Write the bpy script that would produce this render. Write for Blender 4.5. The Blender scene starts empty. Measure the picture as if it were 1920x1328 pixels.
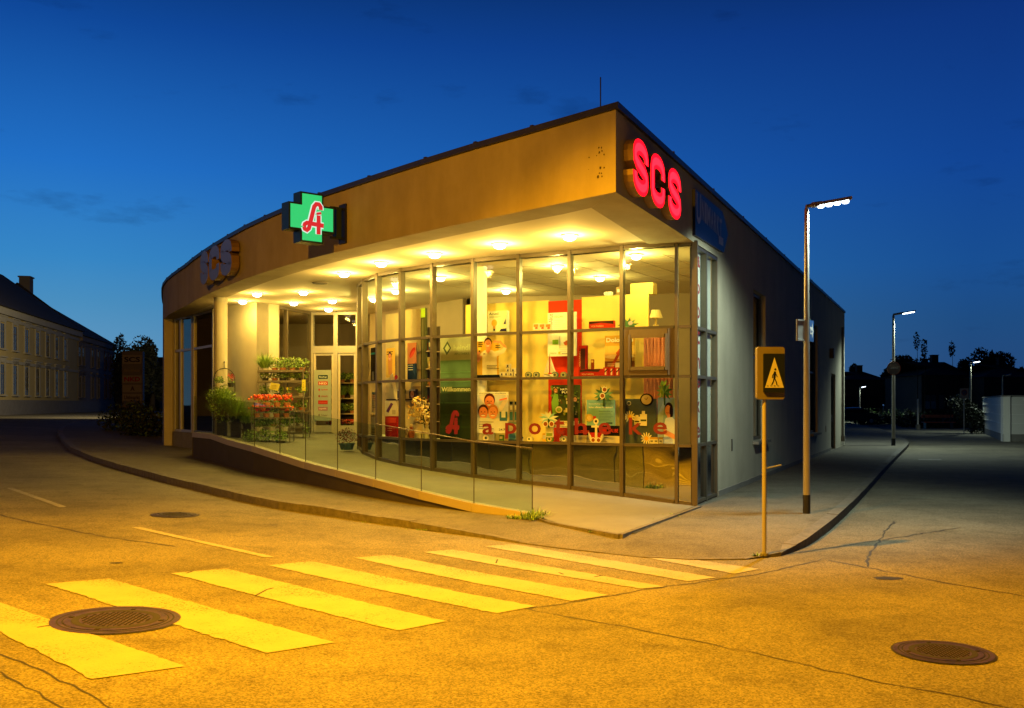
import bpy, math, random
from mathutils import Vector, Matrix
random.seed(7)
S = bpy.context.scene
COL = S.collection
F = 1850.0; HZ = 757.0; H = 1.65

# ---------------------------------------------------------------- materials
def srgb(c):
    return tuple(((v/255.)/12.92 if v/255. <= .04045 else (((v/255.)+.055)/1.055)**2.4) for v in c)
MC = {}
def mat(name, col=(.5,.5,.5), rough=.6, noise=0., scale=5., metal=0., bump=0., bscale=None, emit=None, estr=0., spec=.5, col2=None, trans=0., detail=6., contrast=None, streak=0.):
    if name in MC: return MC[name]
    m = bpy.data.materials.new(name); m.use_nodes = True
    nt = m.node_tree; b = nt.nodes['Principled BSDF']
    b.inputs['Base Color'].default_value = (*col, 1)
    b.inputs['Roughness'].default_value = rough
    b.inputs['Metallic'].default_value = metal
    b.inputs['Specular IOR Level'].default_value = spec
    tc = nt.nodes.new('ShaderNodeTexCoord')
    if noise > 0 or col2:
        n = nt.nodes.new('ShaderNodeTexNoise'); n.inputs['Scale'].default_value = scale; n.inputs['Detail'].default_value = detail
        n.inputs['Roughness'].default_value = .65
        nt.links.new(tc.outputs['Object'], n.inputs['Vector'])
        r = nt.nodes.new('ShaderNodeValToRGB')
        lo, hi = contrast or (.3, .7)
        r.color_ramp.elements[0].position = lo; r.color_ramp.elements[1].position = hi
        c2 = col2 or tuple(v*(1-noise) for v in col)
        r.color_ramp.elements[0].color = (*c2, 1); r.color_ramp.elements[1].color = (*col, 1)
        nt.links.new(n.outputs['Fac'], r.inputs['Fac']); nt.links.new(r.outputs['Color'], b.inputs['Base Color'])
    if streak > 0:
        mp = nt.nodes.new('ShaderNodeMapping'); mp.inputs['Scale'].default_value = (1.7,1.7,.45); nt.links.new(tc.outputs['Object'], mp.inputs[0])
        n5 = nt.nodes.new('ShaderNodeTexNoise'); n5.inputs['Scale'].default_value = 1.; n5.inputs['Detail'].default_value = 7; n5.inputs['Roughness'].default_value = .6; nt.links.new(mp.outputs[0], n5.inputs['Vector'])
        r5 = nt.nodes.new('ShaderNodeValToRGB'); r5.color_ramp.elements[0].position = .35; r5.color_ramp.elements[1].position = .6; r5.color_ramp.elements[0].color = (1-streak,1-streak*1.05,1-streak*1.1,1); r5.color_ramp.elements[1].color = (1,1,1,1); nt.links.new(n5.outputs['Fac'], r5.inputs[0])
        m5 = nt.nodes.new('ShaderNodeMix'); m5.data_type = 'RGBA'; m5.blend_type = 'MULTIPLY'; m5.inputs['Factor'].default_value = 1; nt.links.new(r.outputs['Color'], m5.inputs['A']); nt.links.new(r5.outputs[0], m5.inputs['B']); nt.links.new(m5.outputs['Result'], b.inputs['Base Color'])
    if bump > 0:
        n2 = nt.nodes.new('ShaderNodeTexNoise'); n2.inputs['Scale'].default_value = bscale or scale*3; n2.inputs['Detail'].default_value = 5
        nt.links.new(tc.outputs['Object'], n2.inputs['Vector'])
        bp = nt.nodes.new('ShaderNodeBump'); bp.inputs['Strength'].default_value = bump; bp.inputs['Distance'].default_value = .02
        nt.links.new(n2.outputs['Fac'], bp.inputs['Height']); nt.links.new(bp.outputs['Normal'], b.inputs['Normal'])
    if emit:
        b.inputs['Emission Color'].default_value = (*emit, 1); b.inputs['Emission Strength'].default_value = estr
    MC[name] = m
    return m
def pcol(c, rough=.5):            # plain print colour with a faint paper mottling, c in 0..255
    return mat('print_%d_%d_%d' % tuple(c), tuple(v*.92 for v in srgb(c)), .8, noise=.10, scale=14, spec=.06)
def glass(name, tint=(.93,.97,.95), ior=1.42, rough=.02, boost=1.0, bump=0., opaque=0., ocol=(.02,.02,.02)):
    if name in MC: return MC[name]
    m = bpy.data.materials.new(name); m.use_nodes = True; nt = m.node_tree
    for n in list(nt.nodes): nt.nodes.remove(n)
    out = nt.nodes.new('ShaderNodeOutputMaterial'); tr = nt.nodes.new('ShaderNodeBsdfTransparent'); tr.inputs[0].default_value = (*tint, 1)
    gl = nt.nodes.new('ShaderNodeBsdfGlossy'); gl.inputs['Roughness'].default_value = rough
    r0 = ((ior-1)/(ior+1))**2; fr = nt.nodes.new('ShaderNodeLayerWeight'); pw = nt.nodes.new('ShaderNodeMath'); pw.operation = 'POWER'; pw.inputs[1].default_value = 5.; nt.links.new(fr.outputs['Facing'], pw.inputs[0])
    mu = nt.nodes.new('ShaderNodeMath'); mu.operation = 'MULTIPLY_ADD'; mu.inputs[1].default_value = (1-r0)*boost; mu.inputs[2].default_value = r0*boost; mu.use_clamp = True
    mx = nt.nodes.new('ShaderNodeMixShader')
    nt.links.new(pw.outputs[0], mu.inputs[0]); nt.links.new(mu.outputs[0], mx.inputs[0])
    base = tr.outputs[0]
    if opaque > 0:
        df = nt.nodes.new('ShaderNodeBsdfDiffuse'); df.inputs[0].default_value = (*ocol, 1)
        m2 = nt.nodes.new('ShaderNodeMixShader'); m2.inputs[0].default_value = opaque
        nt.links.new(tr.outputs[0], m2.inputs[1]); nt.links.new(df.outputs[0], m2.inputs[2]); base = m2.outputs[0]
    if bump > 0:
        tc = nt.nodes.new('ShaderNodeTexCoord'); n2 = nt.nodes.new('ShaderNodeTexNoise'); n2.inputs['Scale'].default_value = 1.6; n2.inputs['Detail'].default_value = 1
        bp = nt.nodes.new('ShaderNodeBump'); bp.inputs['Strength'].default_value = bump; bp.inputs['Distance'].default_value = .05
        nt.links.new(tc.outputs['Object'], n2.inputs['Vector']); nt.links.new(n2.outputs['Fac'], bp.inputs['Height'])
        nt.links.new(bp.outputs['Normal'], gl.inputs['Normal'])
    nt.links.new(base, mx.inputs[1]); nt.links.new(gl.outputs[0], mx.inputs[2]); nt.links.new(mx.outputs[0], out.inputs[0])
    MC[name] = m
    return m
def emis(name, col, st):
    return mat(name, (.05,.05,.05), .5, emit=col, estr=st)

# ---------------------------------------------------------------- mesh helpers
class MB:
    def __init__(s): s.v = []; s.f = []; s.mi = []; s.ms = []
    def m(s, mt):
        if mt not in s.ms: s.ms.append(mt)
        return s.ms.index(mt)
    def add(s, vs, fs, mt):
        o = len(s.v); s.v += [Vector(v) for v in vs]; k = s.m(mt)
        for f in fs: s.f.append([i+o for i in f]); s.mi.append(k)
        return s
    def box(s, c, d, mt, rz=0., ux=None):      # centre, size; ux = plan direction of local x
        if ux is not None: rz = math.atan2(ux[1], ux[0])
        ca, sa = math.cos(rz), math.sin(rz); vs = []
        for i in (-1,1):
            for j in (-1,1):
                for k in (-1,1):
                    x, y = i*d[0]/2, j*d[1]/2
                    vs.append((c[0]+x*ca-y*sa, c[1]+x*sa+y*ca, c[2]+k*d[2]/2))
        s.add(vs, [(0,1,3,2),(4,6,7,5),(0,4,5,1),(2,3,7,6),(0,2,6,4),(1,5,7,3)], mt); return s
    def bar(s, a, b, w, mt, h=None, up=(0,0,1)):
        a = Vector(a); b = Vector(b); d = (b-a).normalized(); up = Vector(up)
        if abs(d.dot(up)) > .98: up = Vector((1,0,0))
        x = d.cross(up).normalized(); y = x.cross(d).normalized(); h = h or w
        vs = [p + x*i*w/2 + y*j*h/2 for p in (a,b) for i,j in ((-1,-1),(1,-1),(1,1),(-1,1))]
        s.add(vs, [(3,2,1,0),(4,5,6,7),(0,1,5,4),(1,2,6,5),(2,3,7,6),(3,0,4,7)], mt); return s
    def tube(s, pts, rad, mt, n=8, cap=True):
        pts = [Vector(p) for p in pts]
        if not isinstance(rad, (list,tuple)): rad = [rad]*len(pts)
        vs = []; fs = []; px = None
        for i, p in enumerate(pts):
            d = (pts[min(i+1,len(pts)-1)] - pts[max(i-1,0)]).normalized()
            if px is None:
                up = Vector((0,0,1)) if abs(d.z) < .9 else Vector((1,0,0)); px = d.cross(up).normalized()
            else: px = (px - d*px.dot(d)).normalized()
            py = d.cross(px)
            for k in range(n):
                a = 2*math.pi*k/n; vs.append(p + (px*math.cos(a)+py*math.sin(a))*rad[i])
        for i in range(len(pts)-1):
            for k in range(n):
                fs.append((i*n+k, i*n+(k+1)%n, (i+1)*n+(k+1)%n, (i+1)*n+k))
        if cap: fs.append(tuple(range(n))[::-1]); fs.append(tuple((len(pts)-1)*n+k for k in range(n)))
        s.add(vs, fs, mt); return s
    def lathe(s, c, prof, mt, n=16):          # prof: (r, z)
        vs = []; fs = []
        for r, z in prof:
            for k in range(n):
                a = 2*math.pi*k/n; vs.append((c[0]+r*math.cos(a), c[1]+r*math.sin(a), c[2]+z))
        for i in range(len(prof)-1):
            for k in range(n): fs.append((i*n+k, i*n+(k+1)%n, (i+1)*n+(k+1)%n, (i+1)*n+k))
        fs.append(tuple(range(n))[::-1]); fs.append(tuple((len(prof)-1)*n+k for k in range(n)))
        s.add(vs, fs, mt); return s
    def ball(s, c, r, mt, n=10, m=6):
        if not isinstance(r, (tuple,list)): r = (r,r,r)
        vs = []; fs = []
        for i in range(m+1):
            t = math.pi*i/m
            for k in range(n):
                a = 2*math.pi*k/n
                vs.append((c[0]+r[0]*math.sin(t)*math.cos(a), c[1]+r[1]*math.sin(t)*math.sin(a), c[2]-r[2]*math.cos(t)))
        for i in range(m):
            for k in range(n): fs.append((i*n+k, i*n+(k+1)%n, (i+1)*n+(k+1)%n, (i+1)*n+k))
        s.add(vs, fs, mt); return s
    def prism(s, plan, z0, z1, mt):            # plan polygon, z0/z1 numbers or lists
        n = len(plan); a = z0 if isinstance(z0, (list,tuple)) else [z0]*n; b = z1 if isinstance(z1, (list,tuple)) else [z1]*n
        vs = [(p[0],p[1],a[i]) for i,p in enumerate(plan)] + [(p[0],p[1],b[i]) for i,p in enumerate(plan)]
        fs = [tuple(range(n))[::-1], tuple(range(n,2*n))] + [(i,(i+1)%n,n+(i+1)%n,n+i) for i in range(n)]
        s.add(vs, fs, mt); return s
    def leaves(s, c, r, n, size, mts, flat=.0, shell=.35, up=0.):
        for _ in range(n):
            while True:
                p = Vector((random.uniform(-1,1), random.uniform(-1,1), random.uniform(-1,1)))
                if p.length <= 1 and p.length > shell*random.random(): break
            q = Vector((c[0]+p.x*r[0], c[1]+p.y*r[1], c[2]+p.z*r[2]))
            a = Vector((random.gauss(0,1), random.gauss(0,1), random.gauss(0,1)*(1-flat)+up)).normalized()
            b = a.cross(Vector((random.gauss(0,1), random.gauss(0,1), random.gauss(0,1)))).normalized()
            l = size*random.uniform(.6,1.4); w = l*.45
            s.add([q-a*l*.5, q+b*w*.5, q+a*l*.5, q-b*w*.5], [(0,1,2,3)], random.choice(mts))
        return s
    def blades(s, c, n, length, w, mts, spread=.8, rad=.05):
        for _ in range(n):
            a = random.uniform(0, 2*math.pi); t = random.uniform(.1,1)*spread; L = length*random.uniform(.6,1.15)
            d = Vector((math.cos(a)*t, math.sin(a)*t, 1)).normalized(); q = Vector(c)+Vector((math.cos(a),math.sin(a),0))*random.random()*rad
            sd = d.cross(Vector((0,0,1))); sd = sd.normalized() if sd.length > .01 else Vector((1,0,0))
            m1 = q + d*L*.55; e = q + d*L*.95 + Vector((math.cos(a),math.sin(a),-.5))*L*.3*t
            s.add([q-sd*w/2, q+sd*w/2, m1+sd*w*.45, m1-sd*w*.45, e], [(0,1,2,3),(3,2,4)], random.choice(mts))
        return s
    def build(s, name, parent=None, local=False, smooth=False, **props):
        me = bpy.data.meshes.new(name)
        off = Vector((0,0,0)); loc = None
        if parent is not None:
            if not local:
                r = parent
                while r.parent: r = r.parent
                off = r.location.copy()
        elif not local:
            if s.v:
                xs = [v.x for v in s.v]; ys = [v.y for v in s.v]; zs = [v.z for v in s.v]
                off = Vector(((min(xs)+max(xs))/2, (min(ys)+max(ys))/2, min(zs))); loc = off.copy()
        me.from_pydata([tuple(v-off) for v in s.v], [], s.f)
        for mt in s.ms: me.materials.append(mt)
        me.polygons.foreach_set('material_index', s.mi)
        if smooth: me.polygons.foreach_set('use_smooth', [True]*len(s.f))
        me.update()
        o = bpy.data.objects.new(name, me); COL.objects.link(o)
        if parent is not None: o.parent = parent
        if loc is not None: o.location = loc
        for k, v in props.items():
            if v is not None: o[k] = v
        return o
def thing(name, label, cat, loc=(0,0,0), rz=0., group=None):
    o = bpy.data.objects.new(name, None); COL.objects.link(o); o.location = loc; o.rotation_euler = (0,0,rz); o.empty_display_size = .1
    o['label'] = label; o['category'] = cat
    if group: o['group'] = group
    return o
def copy_tree(o, parent=None):
    c = o.copy(); COL.objects.link(c)
    if parent: c.parent = parent
    for ch in list(o.children): copy_tree(ch, c)
    return c
def struct(mb, name, **k): return mb.build(name, kind='structure', **k)

# ---------------------------------------------------------------- geometry of the place
def gz(x):                     # ground rises gently to the left
    if x >= 0: return 0.
    if x > -12: return .04*(math.sqrt(x*x+2.25)-1.5)
    t = min(-x-12, 25.)
    return .4237 + .0397*t - .0397*t*t/50.
def G(px, py, dz=0.):
    u = (px-960)/F; v = (HZ-py)/F
    y = 5.
    for _ in range(60): y = (H-(gz(u*y)+dz))/(-v)*.5 + y*.5
    return (u*y, y, gz(u*y)+dz)
def R(px, py, y): return ((px-960)/F*y, y, H+(HZ-py)/F*y)
def on(px, A, B):              # plan point where the view direction px meets the plan line A-B
    u = (px-960)/F; dx, dy = B[0]-A[0], B[1]-A[1]
    t = (u*A[1]-A[0])/(dx-u*dy); return (A[0]+t*dx, A[1]+t*dy)
def zz(py, y): return H+(HZ-py)/F*y
def unit(a, b):
    d = Vector((b[0]-a[0], b[1]-a[1], 0)); return d.normalized()

# ---------------------------------------------------------------- drawing in planes
class Frame:
    def __init__(s, o, u, n): s.o = Vector(o); s.u = Vector(u).normalized(); s.n = Vector(n).normalized(); s.v = Vector((0,0,1))
    def p(s, x, y, d=0.): return s.o + s.u*x + s.v*y + s.n*d
_tc = {}
def text2d(txt, off=0.0):
    k = (txt, off)
    if k in _tc: return _tc[k]
    c = bpy.data.curves.new('t', 'FONT'); c.body = txt; c.size = 1; c.offset = off; c.resolution_u = 3
    o = bpy.data.objects.new('t', c); COL.objects.link(o); bpy.context.view_layer.update()
    me = bpy.data.meshes.new_from_object(o.evaluated_get(bpy.context.evaluated_depsgraph_get()))
    vs = [(v.co.x, v.co.y) for v in me.vertices]; fs = [tuple(p.vertices) for p in me.polygons]
    bpy.data.objects.remove(o); bpy.data.curves.remove(c); bpy.data.meshes.remove(me)
    _tc[k] = (vs, fs); return _tc[k]
def put_text(mb, fr, txt, x, y, w, h, mt, d, off=.0):     # fitted in the box x..x+w, y..y+h
    vs, fs = text2d(txt, off)
    if not vs: return
    x0 = min(v[0] for v in vs); x1 = max(v[0] for v in vs); y0 = min(v[1] for v in vs); y1 = max(v[1] for v in vs)
    mb.add([fr.p(x+(v[0]-x0)/(x1-x0)*w, y+(v[1]-y0)/(y1-y0)*h, d) for v in vs], fs, mt)
def stroke_pts(pts, w):
    L = []; Rr = []
    for i, p in enumerate(pts):
        a = pts[max(i-1,0)]; b = pts[min(i+1,len(pts)-1)]
        dx, dy = b[0]-a[0], b[1]-a[1]; l = math.hypot(dx,dy) or 1
        nx, ny = -dy/l*w/2, dx/l*w/2
        L.append((p[0]+nx,p[1]+ny)); Rr.append((p[0]-nx,p[1]-ny))
    return L, Rr
def put_stroke(mb, fr, pts, w, mt, d, depth=0., side=None):
    L, Rr = stroke_pts(pts, w); n = len(pts)
    vs = [fr.p(*p, d) for p in L] + [fr.p(*p, d) for p in Rr]
    mb.add(vs, [(i, n+i, n+i+1, i+1) for i in range(n-1)], mt)
    if depth:
        sm = side or mt
        vb = [fr.p(*p, d-depth) for p in L] + [fr.p(*p, d-depth) for p in Rr]
        fs = []
        for i in range(n-1):
            fs += [(i, i+1, 2*n+i+1, 2*n+i), (n+i, 3*n+i, 3*n+i+1, n+i+1)]
            fs.append((2*n+i, 2*n+i+1, 3*n+i+1, 3*n+i))
        fs += [(0, 2*n, 3*n, n), (n-1, 2*n-1, 4*n-1, 3*n-1)]
        mb.add(vs+vb, fs, sm)
def arc(cx, cy, rx, ry, a0, a1, n=8):
    return [(cx+rx*math.cos(math.radians(a0+(a1-a0)*i/n)), cy+ry*math.sin(math.radians(a0+(a1-a0)*i/n))) for i in range(n+1)]
def letter_path(ch, w, h, t):         # tall rounded block letters, centre line inside w x h
    x0, x1, y0, y1 = t/2, w-t/2, t/2, h-t/2; cx = w/2; rx = (x1-x0)/2; r = min(rx, (y1-y0)*.22)
    if ch == 'C':
        return [(x1, y1-r-h*.13)] + arc(cx, y1-r, rx, r, 0, 180) + arc(cx, y0+r, rx, r, 180, 360) + [(x1, y0+r+h*.13)]
    m = h/2
    return ([(x1, y1-r-h*.08)] + arc(cx, y1-r, rx, r, 0, 180, 10) + [(x0, y1-r-h*.07)] + [(x0+rx*.35, m+h*.055), (x1-rx*.35, m-h*.055)]
            + [(x1, y0+r+h*.07)] + arc(cx, y0+r, rx, r, 0, -180, 10) + [(x0, y0+r+h*.08)])
def logo_A(mb, fr, x, y, w, h, t, mt, d):
    P = lambda L: [(x+a*w, y+b*h) for a, b in L]
    put_stroke(mb, fr, P([(.10,.17),(.13,.10),(.22,.07),(.32,.14),(.36,.26),(.46,.55),(.56,.84),(.66,.93),(.78,.93),(.86,.86),(.86,.76)]), t, mt, d)
    put_stroke(mb, fr, P([(.10,.17),(.13,.25),(.22,.30),(.5,.29),(1.0,.27)]), t*.95, mt, d+.0012)
    put_stroke(mb, fr, P([(.76,-.02),(.76,.58)]), t, mt, d+.0024)
    put_stroke(mb, fr, P([(.66,.62),(.88,.66)]), t*.55, mt, d+.0036)

exec_later = []
# ---------------------------------------------------------------- materials of the place
def asphalt(name, dark, light, sc=70., patch=.45):
    if name in MC: return MC[name]
    m = bpy.data.materials.new(name); m.use_nodes = True; nt = m.node_tree; b = nt.nodes['Principled BSDF']; L = nt.links
    tc = nt.nodes.new('ShaderNodeTexCoord')
    v = nt.nodes.new('ShaderNodeTexVoronoi'); v.inputs['Scale'].default_value = sc
    n = nt.nodes.new('ShaderNodeTexNoise'); n.inputs['Scale'].default_value = .55; n.inputs['Detail'].default_value = 5
    n3 = nt.nodes.new('ShaderNodeTexNoise'); n3.inputs['Scale'].default_value = sc*.45; n3.inputs['Detail'].default_value = 4; n3.inputs['Roughness'].default_value = .8
    for q in (v, n, n3): L.new(tc.outputs['Object'], q.inputs['Vector'])
    sep = nt.nodes.new('ShaderNodeSeparateColor'); L.new(v.outputs['Color'], sep.inputs[0])
    ad = nt.nodes.new('ShaderNodeMath'); ad.operation = 'MULTIPLY_ADD'; ad.inputs[1].default_value = .45; L.new(sep.outputs[0], ad.inputs[0])
    sc2 = nt.nodes.new('ShaderNodeMath'); sc2.operation = 'MULTIPLY'; sc2.inputs[1].default_value = .6; L.new(n3.outputs['Fac'], sc2.inputs[0]); L.new(sc2.outputs[0], ad.inputs[2])
    r = nt.nodes.new('ShaderNodeValToRGB'); r.color_ramp.elements[0].position = .28; r.color_ramp.elements[1].position = .82
    r.color_ramp.elements[0].color = (*dark,1); r.color_ramp.elements[1].color = (*light,1); L.new(ad.outputs[0], r.inputs[0])
    r2 = nt.nodes.new('ShaderNodeValToRGB'); r2.color_ramp.elements[0].position = .3; r2.color_ramp.elements[1].position = .7
    r2.color_ramp.elements[0].color = (1-patch,)*3+(1,); r2.color_ramp.elements[1].color = (1,1,1,1); L.new(n.outputs['Fac'], r2.inputs[0])
    mx = nt.nodes.new('ShaderNodeMix'); mx.data_type = 'RGBA'; mx.blend_type = 'MULTIPLY'; mx.inputs['Factor'].default_value = 1
    L.new(r.outputs[0], mx.inputs['A']); L.new(r2.outputs[0], mx.inputs['B']); L.new(mx.outputs['Result'], b.inputs['Base Color'])
    n7 = nt.nodes.new('ShaderNodeTexNoise'); n7.inputs['Scale'].default_value = 2.6; n7.inputs['Detail'].default_value = 6; n7.inputs['Roughness'].default_value = .7; L.new(tc.outputs['Object'], n7.inputs['Vector'])
    r7 = nt.nodes.new('ShaderNodeValToRGB'); r7.color_ramp.elements[0].position = .30; r7.color_ramp.elements[1].position = .52; r7.color_ramp.elements[0].color = (.66,.65,.63,1); r7.color_ramp.elements[1].color = (1,1,1,1); L.new(n7.outputs['Fac'], r7.inputs[0])
    m7 = nt.nodes.new('ShaderNodeMix'); m7.data_type = 'RGBA'; m7.blend_type = 'MULTIPLY'; m7.inputs['Factor'].default_value = 1; L.new(mx.outputs['Result'], m7.inputs['A']); L.new(r7.outputs[0], m7.inputs['B']); L.new(m7.outputs['Result'], b.inputs['Base Color'])
    b.inputs['Roughness'].default_value = .85; b.inputs['Specular IOR Level'].default_value = .3
    bp = nt.nodes.new('ShaderNodeBump'); bp.inputs['Strength'].default_value = .6; bp.inputs['Distance'].default_value = .012
    L.new(ad.outputs[0], bp.inputs['Height']); L.new(bp.outputs['Normal'], b.inputs['Normal'])
    MC[name] = m; return m
M_ROAD = asphalt('asphalt_road', (.085,.078,.06), (.31,.28,.20), 88.)
M_WALK = asphalt('asphalt_pavement', (.085,.078,.062), (.21,.19,.15), 95., .3)
M_SEAM = mat('tar_seam', (.018,.017,.016), .7, noise=.4, scale=8)
M_KERB = mat('granite_kerb', (.15,.135,.11), .8, noise=.55, scale=9, bump=.5, bscale=40)
M_PAINT = mat('road_paint', (.31,.295,.26), .8, noise=.22, scale=2.2, bump=.35, bscale=60, detail=9)
def wear(m, amount=.62):
    nt = m.node_tree; b = nt.nodes['Principled BSDF']; src = b.inputs['Base Color'].links[0].from_socket; tc = nt.nodes.new('ShaderNodeTexCoord')
    n1 = nt.nodes.new('ShaderNodeTexNoise'); n1.inputs['Scale'].default_value = 45; n1.inputs['Detail'].default_value = 6; n1.inputs['Roughness'].default_value = .7
    n2 = nt.nodes.new('ShaderNodeTexNoise'); n2.inputs['Scale'].default_value = 1.1; n2.inputs['Detail'].default_value = 4
    for q in (n1,n2): nt.links.new(tc.outputs['Object'], q.inputs['Vector'])
    ad = nt.nodes.new('ShaderNodeMath'); ad.operation = 'MULTIPLY_ADD'; ad.inputs[1].default_value = .45; nt.links.new(n2.outputs['Fac'], ad.inputs[0]); nt.links.new(n1.outputs['Fac'], ad.inputs[2])
    r = nt.nodes.new('ShaderNodeValToRGB'); r.color_ramp.elements[0].position = amount-.01; r.color_ramp.elements[1].position = amount+.05; r.color_ramp.elements[0].color = (.28,.27,.25,1); r.color_ramp.elements[1].color = (1,1,1,1)
    nt.links.new(ad.outputs[0], r.inputs[0]); mx = nt.nodes.new('ShaderNodeMix'); mx.data_type = 'RGBA'; mx.blend_type = 'MULTIPLY'; mx.inputs['Factor'].default_value = 1
    nt.links.new(src, mx.inputs['A']); nt.links.new(r.outputs[0], mx.inputs['B']); nt.links.new(mx.outputs['Result'], b.inputs['Base Color'])
wear(M_PAINT, .612)
M_PLAS = mat('render_plaster', (.44,.41,.32), .9, noise=.16, scale=1.3, streak=.10, bump=.25, bscale=160)
M_FASC = mat('fascia_plaster', (.38,.325,.235), .9, noise=.22, scale=1.1, streak=.15, bump=.25, bscale=150)
M_SOFF = mat('soffit_board', (.62,.58,.50), .85, noise=.05, scale=.8)
M_PLINTH = mat('plinth_concrete', (.20,.19,.175), .85, noise=.3, scale=3, bump=.3, bscale=70)
M_COPE = mat('coping_sheet', (.07,.065,.06), .45, noise=.3, scale=4, metal=.6)
M_FRAME = mat('bronze_aluminium', (.10,.082,.055), .4, noise=.12, scale=12, metal=.3)
M_FRAME2 = mat('light_aluminium', (.42,.40,.36), .4, noise=.1, scale=9, metal=.4)
M_DARKF = mat('dark_seal', (.02,.018,.016), .5)
M_GLASS = glass('window_glass', (.94,.97,.94), boost=.42)
M_RAIL = glass('railing_glass', (.86,.93,.89), boost=1.2)
M_REFL = glass('spandrel_glass', (.5,.55,.52), ior=5.5, rough=.015, bump=.18, opaque=.93, ocol=(.012,.015,.016))
M_CASEM = mat('casement_bronze', (.19,.145,.085), .4, noise=.12, scale=12, metal=.3)
M_OLDG = glass('old_window_glass', (.3,.3,.3), ior=1.42, rough=.05, opaque=.8, ocol=(.012,.013,.012))
M_NIGHTG = glass('dark_window_glass', (.35,.38,.4), ior=2.0, rough=.02, opaque=.75, ocol=(.006,.008,.01))
M_RAMP = mat('ramp_concrete', (.165,.16,.13), .85, noise=.25, scale=1.6, bump=.3, bscale=60, detail=8)
M_CAP = mat('ramp_cap_sheet', (.34,.30,.24), .5, noise=.12, scale=3)
M_BLACK = mat('black_metal', (.012,.012,.013), .5)
M_STEEL = mat('galvanised_steel', (.45,.45,.45), .4, noise=.2, scale=14, metal=.5)
M_WHITE = mat('white_paint', (.74,.72,.68), .5, noise=.06, scale=6)
M_INCEIL = mat('interior_ceiling', (.64,.53,.37), .8, noise=.05, scale=2)
M_INWALL = mat('interior_wall', (.36,.27,.17), .85, noise=.12, scale=1.5)
M_FLOORI = mat('interior_floor', (.2,.15,.1), .4, noise=.3, scale=3)
M_WOOD = mat('maple_panel', (.70,.57,.17), .8, noise=.16, scale=1.4, detail=10, spec=.08)
M_RED = mat('red_panel', (.58,.04,.010), .8, noise=.12, scale=5, spec=.06)
M_REDF = mat('red_film', (.17,.008,.006), .5, noise=.1, scale=9)
M_LAMP = emis('lamp_disc', (1,.86,.70), 14.)
M_INLAMP = emis('interior_lamp_disc', (1,.86,.62), 9.)
M_LED = emis('street_led', (.80,.95,1.), 9.)

# ---------------------------------------------------------------- ground
xs = [-400,-250,-150,-90,-60,-45] + [-40+i for i in range(28)] + [-12+.5*i for i in range(25)] + [2,5,10,20,40,80,150,400]
mb = MB(); ys = [-60, 0, 20, 60, 200, 900]; vs = [(x,y,gz(x)-.12) for y in ys for x in xs]; n = len(xs)
mb.add(vs, [(j*n+i, j*n+i+1, (j+1)*n+i+1, (j+1)*n+i) for j in range(len(ys)-1) for i in range(n-1)], M_ROAD)
o = mb.build('road', kind='structure')
KP = [(205,789,.12),(140,795,.12),(113,807,.12),(108,817,.12),(117,831,.12),(133,847,.12),(177,866,.12),(221,880,.12),(272,894,.12),(315,906,.12),(360,917,.12),(400,927,.12),(440,937,.12),
      (480,946,.12),(524,955,.12),(565,961,.12),(608,967,.12),(660,975,.11),(714,983,.10),(770,990,.09),(834,999,.07),(907,1009,.045),(973,1019,.02),(1050,1029,.012),(1133,1038,.01),(1207,1046,.01),
      (1300,1051,.01),(1396,1050,.01),(1431,1046,.02),(1463,1043,.04),(1491,1033,.07),(1510,1025,.09),(1527,1015,.11),(1555,994,.12),(1583,969,.12),(1607,944,.12),(1632,916,.12),(1658,886,.12),(1682,860,.12),
      (1700,842,.12),(1704,836,.12),(1699,829,.12),(1678,818,.12),(1647,807,.12),(1590,795,.12)]
K = [G(a,b,-.12) for a,b,_ in KP]; KH = [k[2] for k in KP]
PIN = [(-22,60),(-15.8,44),(-12.6,35),(-9.8,30),(-6,24),(-2,18.8),(1.5,16.9),(3.4,17.2),(6,22.9),(13.0,39),(21,64),(24,75)]
def nearest(p, lo):
    best = None
    for i in range(len(PIN)-1):
        a, b = PIN[i], PIN[i+1]; dx, dy = b[0]-a[0], b[1]-a[1]
        t = max(0, min(1, ((p[0]-a[0])*dx+(p[1]-a[1])*dy)/(dx*dx+dy*dy)))
        q = (a[0]+t*dx, a[1]+t*dy); d = math.hypot(p[0]-q[0], p[1]-q[1])
        if i+t >= lo-1e-6 and (best is None or d < best[0]): best = (d, q, i+t)
    return best
INN = []; lo = 0
for p in K:
    d, q, lo2 = nearest(p, lo); lo = lo2; INN.append(q)
mb = MB(); rows = 7; fr_ = [0, .045, .12, .25, .45, .7, 1.]
grid = []
for i, p in enumerate(K):
    q = INN[i]; L = math.hypot(p[0]-q[0], p[1]-q[1]) or 1
    for t in fr_:
        x, y = p[0]+(q[0]-p[0])*t, p[1]+(q[1]-p[1])*t
        drop = (.12-KH[i])*max(0, 1-t*L/1.6)**2 if True else 0
        grid.append((x, y, gz(x)-drop+.001))
nn = len(fr_)
mb.add(grid, [(i*nn+j, (i+1)*nn+j, (i+1)*nn+j+1, i*nn+j+1) for i in range(len(K)-1) for j in range(nn-1)], M_WALK)
struct(mb, 'pavement')
# kerb stones with joints
mb = MB(); kw = .15
def off_line(P, d):
    out = []
    for i in range(len(P)):
        a = P[max(i-1,0)]; b = P[min(i+1,len(P)-1)]; dx, dy = b[0]-a[0], b[1]-a[1]; l = math.hypot(dx,dy)
        out.append((P[i][0]-dy/l*d, P[i][1]+dx/l*d))
    return out
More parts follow.
